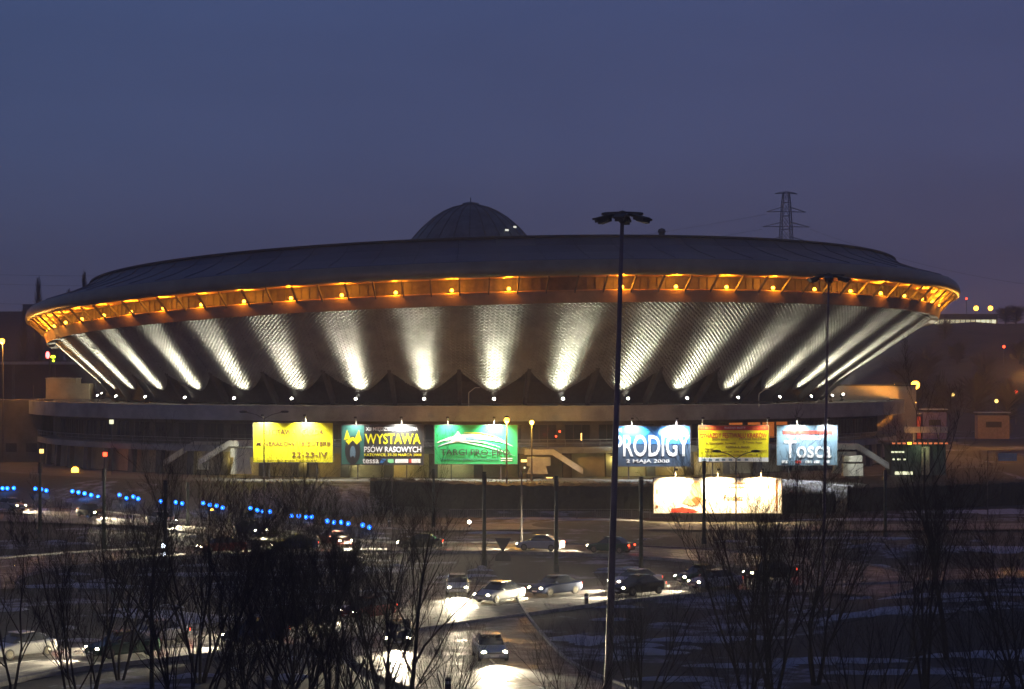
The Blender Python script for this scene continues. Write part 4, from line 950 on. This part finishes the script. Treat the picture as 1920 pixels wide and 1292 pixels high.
# parked cars far off behind, small
random.seed(31)
car_mesh = None
for q, (px, py) in enumerate(((1700, 792), (1732, 790), (1762, 795), (1800, 778), (1828, 783), (1858, 776), (1895, 780), (1915, 790), (1750, 782))):
    pp = GP(px, py, 0); pi = q % 5; key = (pi, False)
    nm, c = paints[pi]
    if key not in protos: protos[key] = make_car(mat('paint_'+nm.replace(' ', '_'), c, .25, metal=.3, var=.05), False)
    src = protos[key]; o = empty('parked_car', (pp.x, pp.y, gz(pp.x, pp.y)), random.uniform(0, 6), 'small distant %s car parked under the orange lamps, %s' % (nm, order(q+1, 9)), 'car', 'distant parked cars')
    for ch in [x for x in S.objects if x.parent == src and x.type == 'MESH' and x.name.split('.')[0] in ('body', 'windows', 'roof', 'tyre')]:
        cc = ch.copy(); S.collection.objects.link(cc); cc.parent = o
# vans / booths in the far car park
for px, py, w_, h_, col, lab in ((1703, 785, 4.2, 3.2, (.5, .06, .04), 'red booth among the parked cars'), (1750, 777, 4.5, 2.4, (.12, .10, .3), 'violet van roof beyond the parked cars'), (1860, 783, 6, 2.6, (.3, .2, .16), 'pale lorry standing in the far car park')):
    Yv = 430; p = PX(px, py, Yv); o = empty('booth', (p.x, Yv, 0), 0, lab, 'booth'); mb = MB(); mb.box((0, 0, p.z*.5+.4), (w_, 3, p.z)); mb.build('wall', mat('booth_%d' % px, col, .7), o); mb = MB(); mb.box((0, 0, p.z+1.0), (w_+.4, 3.4, .2)); mb.build('roof', m_snow, o); mb = MB(); mb.box((0, -1.55, p.z*.6+.5), (w_*.5, .08, 1.1)); mb.build('window', m_glass, o)
# hill at the right with a long lit building
hl = MB(); xs = [45+i*12 for i in range(60)]; ys = [470+j*22 for j in range(36)]
rnd = random.Random(3)
for y in ys:
    for x in xs:
        a = math.atan2(x, y); e = sst(.10, .19, a); far = sst(470, 800, y)
        hl.v.append((x, y, -1+e*far*31+rnd.uniform(-.6, .6)*e*far))
for j in range(len(ys)-1):
    for i in range(len(xs)-1): hl.f.append((j*len(xs)+i, j*len(xs)+i+1, (j+1)*len(xs)+i+1, (j+1)*len(xs)+i)); hl.m.append(0)
tag(hl.build('hillside', mat('hill_scrub', (.05, .035, .03), .95, var=.5, scale=.05, bump=.5), smooth=True), 'dark scrubby hillside rising behind the car park', 'hill', kind='structure')
Yl = 830; a = PX(1752, 598, Yl); b = PX(1868, 612, Yl); o = empty('lit_building', (a.x, Yl, b.z-4), 0, 'long low building with a lit window band on the far hill', 'building')
Wl = b.x-a.x; mb = MB(); mb.box((Wl/2, 5, 5.2), (Wl+1, 10, 6)); mb.build('wall', m_concd, o); mb = MB(); mb.box((Wl/2, 5, 8.4), (Wl+2, 11, .4)); mb.build('roof', m_concd, o)
rnd = random.Random(8)
for k in range(12):
    lit = rnd.random() < .8 or k > 7; x = Wl*(k+.5)/12; mb = MB(); mb.box((x, -.05, 5.3), (Wl/12*.82, .1, 2.3)); mb.build('window', (m_win_e if k > 7 else mat('dim_lit', (.9, .8, .5), .5, emit=(.9, .85, .5), estr=.65 if lit else .2)), o)
for px, py, e in ((1830, 578, 2200), (1857, 578, 2200)): lit_lamp(px, py, 800, 150000, 'orange lamp above the lit building, '+('left one' if px == 1830 else 'right one'), rad=.85, posth=28)
lit_lamp(1867, 630, 780, 3000, 'small yellow lamp under the lit building on the hill', rad=.6, posth=18)
# dark blocks and trees at the far left
o = building('apartment_block', PX(20, 0, 620).x, 640, 0, 18, 16, PX(0, 582, 620).z, mat('far_block', (.06, .055, .07), .9), 'dark apartment block at the far left edge', 'building')
mb = MB(); mb.box((2, 0, PX(0, 582, 620).z+1), (5, 5, 2.4)); mb.build('roof_house', m_concd, o)
def poplar(px, pt, Y, w_, label):
    X = (px-960)/F*Y; H = HC-(pt-HY)/F*Y; rnd = random.Random(px); o = empty('poplar_tree', (X, Y, 0), 0, label, 'tree', 'far trees at the left')
    mb = MB(); mb.tube([(0, 0, 0), (0, 0, H*.6), (0, 0, H*.97)], [.4, .2, .04], 7); mb.build('trunk', m_bark, o)
    mb = MB()
    for _ in range(900):
        t = .15+.85*rnd.random(); a = rnd.uniform(0, 6.28); rr = w_*math.sin(math.pi*min(1, t*.97))**.7*(1.25-t)*rnd.random()**.5
        p = Vector((rr*math.cos(a), rr*math.sin(a), t*H)); q = p+Vector((.4*math.cos(a), .4*math.sin(a), rnd.uniform(.8, 2.2))); s_ = Vector((-math.sin(a), math.cos(a), 0))*.09
        c0 = Vector((0, 0, p.z*.9)); mb.quad(c0-s_, c0+s_, q+s_*.3, q-s_*.3)
    mb.build('branches', m_twig, o)
for px, pt, w_, lb in ((72, 530, 3.4, 'tall poplar left of the arena rim'), (128, 552, 3.0, 'poplar behind the left end of the rim'), (158, 518, 2.6, 'slender poplar above the left end of the roof'), (45, 590, 4, 'round topped far tree near the left block'), (100, 585, 4, 'low far tree between two poplars'), (180, 535, 2.4, 'poplar farthest right of the far left row')):
    poplar(px, pt, 560, w_, lb)
# scattered trees, huts and lights on the hill at the right
for q, (px, pt, Y) in enumerate(((1700, 655, 560), (1738, 640, 600), (1772, 628, 700), (1795, 640, 640), (1885, 585, 820), (1905, 600, 760), (1912, 640, 640), (1845, 650, 600), (1720, 690, 520), (1770, 700, 500), (1830, 690, 520), (1890, 700, 510))):
    X = (px-960)/F*Y; zb = -1+sst(.10, .19, math.atan2(X, Y))*sst(470, 800, Y)*31; H = HC-(pt-HY)/F*Y-zb
    o = empty('hillside_tree', (X, Y, zb-.5), random.uniform(0, 6), 'dark distant tree on the hill at the right, '+('%s in its row' % (ORD[q+1])), 'tree', 'far trees on the hill'); rnd = random.Random(px)
    H = max(H, 7); mb = MB(); mb.tube([(0, 0, 0), (0, 0, H*.6), (0, 0, H*.95)], [.35, .2, .05], 6); mb.build('trunk', m_bark, o); mb = MB(); wd = H*.36
    for _ in range(700):
        d = Vector([rnd.gauss(0, 1) for _ in range(3)]).normalized(); rr = rnd.random()**.5*(1+.3*math.sin(4*d.x+q)+.2*math.sin(6*d.z))
        p = Vector((d.x*wd*rr, d.y*wd*rr, H*.62+d.z*H*.38*rr)); e = (d+Vector((0, 0, .6))).normalized()*rnd.uniform(.4, 1.3); f_ = e.orthogonal().normalized()*.1
        mb.quad(Vector((0, 0, p.z*.75))-f_, Vector((0, 0, p.z*.75))+f_, p+e+f_*.3, p+e-f_*.3)
    mb.build('branches', m_twig, o)
rnd = random.Random(77)
for q, (px, py, Y, mm) in enumerate(((1752, 634, 760, m_win_e), (1778, 633, 760, m_win_e), (1826, 640, 700, m_tail_e), (1812, 560, 860, m_tail_e), (1745, 582, 860, m_tail_e), (1882, 650, 640, m_tail_e), (1786, 740, 500, m_amber_e), (1868, 752, 480, m_amber_e), (1905, 735, 520, m_tail_e))):
    p = PX(px, py, Y); o = empty('distant_lamp', (p.x, Y, p.z-4), 0, 'tiny distant light on the hill, '+(ORD[q+1])+' of nine', 'lamp', 'tiny lights on the hill'); mb = MB(); mb.ball((0, -.2, 4), .42, 6); mb.build('bulb', mm, o); mb = MB(); mb.tube([(0, 0, -8), (0, 0, 4.3)], .12, 6); mb.build('post', m_steel, o)
# power pylon and wires
Yp = 900
def pz(py): return HC-(py-HY)/F*Yp
c = PX(1474, 0, Yp); o = empty('power_pylon', (c.x, Yp, 0), R(8), 'tall lattice power pylon behind the arena roof', 'pylon')
mb = MB(); zs = [0, 20, 40, pz(455), pz(430), pz(405), pz(380), pz(360)]; ws = [5, 4, 3.2, 2.3, 2.1, 1.8, 1.5, 1.1]
for k in range(len(zs)-1):
    z0, z1, w0, w1 = zs[k], zs[k+1], ws[k], ws[k+1]; C0 = [Vector((sx_*w0, sy*w0, z0)) for sx_, sy in ((1, 1), (-1, 1), (-1, -1), (1, -1))]; C1 = [Vector((sx_*w1, sy*w1, z1)) for sx_, sy in ((1, 1), (-1, 1), (-1, -1), (1, -1))]
    for i in range(4): j = (i+1) % 4; mb.bar(C0[i], C1[i], .26); mb.bar(C0[i], C1[j], .15); mb.bar(C0[j], C1[i], .15); mb.bar(C1[i], C1[j], .2)
mb.build('lattice_tower', m_steel, o)
for py, wd in ((363, 4.6), (397, 8.0), (425, 9.6), (452, 8.6)):
    z = pz(py); mb = MB(); tp = 3
    mb.bar((-1.9, 0, z), (1.9, 0, z), .26)
    for s in (1, -1):
        for y in (-.5, .5): mb.bar((s*1.8, y, z+1.8 if py != 363 else z+.6), (s*wd, 0, z-.1), .26); mb.bar((s*1.8, y, z), (s*wd, 0, z-.1), .26)
    mb.build('cross_arm', m_steel, o)
wr = 0
for py, s, e in ((397, -8, (-500, 486)), (425, -9.6, (-500, 500)), (452, -8.6, (-500, 540)), (425, 9.6, (2500, 520))):
    A = Vector((c.x+s, Yp, pz(py)-1)); B = PX(e[0], e[1], Yp-60); mb = MB(); P = []
    for k in range(31):
        u = k/30; q = A.lerp(B, u); q.z -= 14*4*u*(1-u); P.append(q)
    wr += 1
    mb.tube(P, .05, 4, cap=False); tag(mb.build('power_line', m_steel), 'thin power line sagging from the pylon, '+('upper left', 'middle left', 'lower left', 'running right')[wr-1], 'wire')

# ---------------------------------------------------------------- thin winter haze lit by the lamps
hz = MB(); hz.box((0, 700, 50), (2600, 2300, 120))
hm = bpy.data.materials.new('haze'); hm.use_nodes = True; hn = hm.node_tree.nodes; hn.clear()
ho = hn.new('ShaderNodeOutputMaterial'); hv = hn.new('ShaderNodeVolumePrincipled'); hm.node_tree.links.new(hv.outputs[0], ho.inputs['Volume'])
hv.inputs['Color'].default_value = (.9, .88, .9, 1); hv.inputs['Density'].default_value = .0005; hv.inputs['Anisotropy'].default_value = .3
tag(hz.build('haze', hm), 'thin winter evening haze', 'haze', kind='stuff')
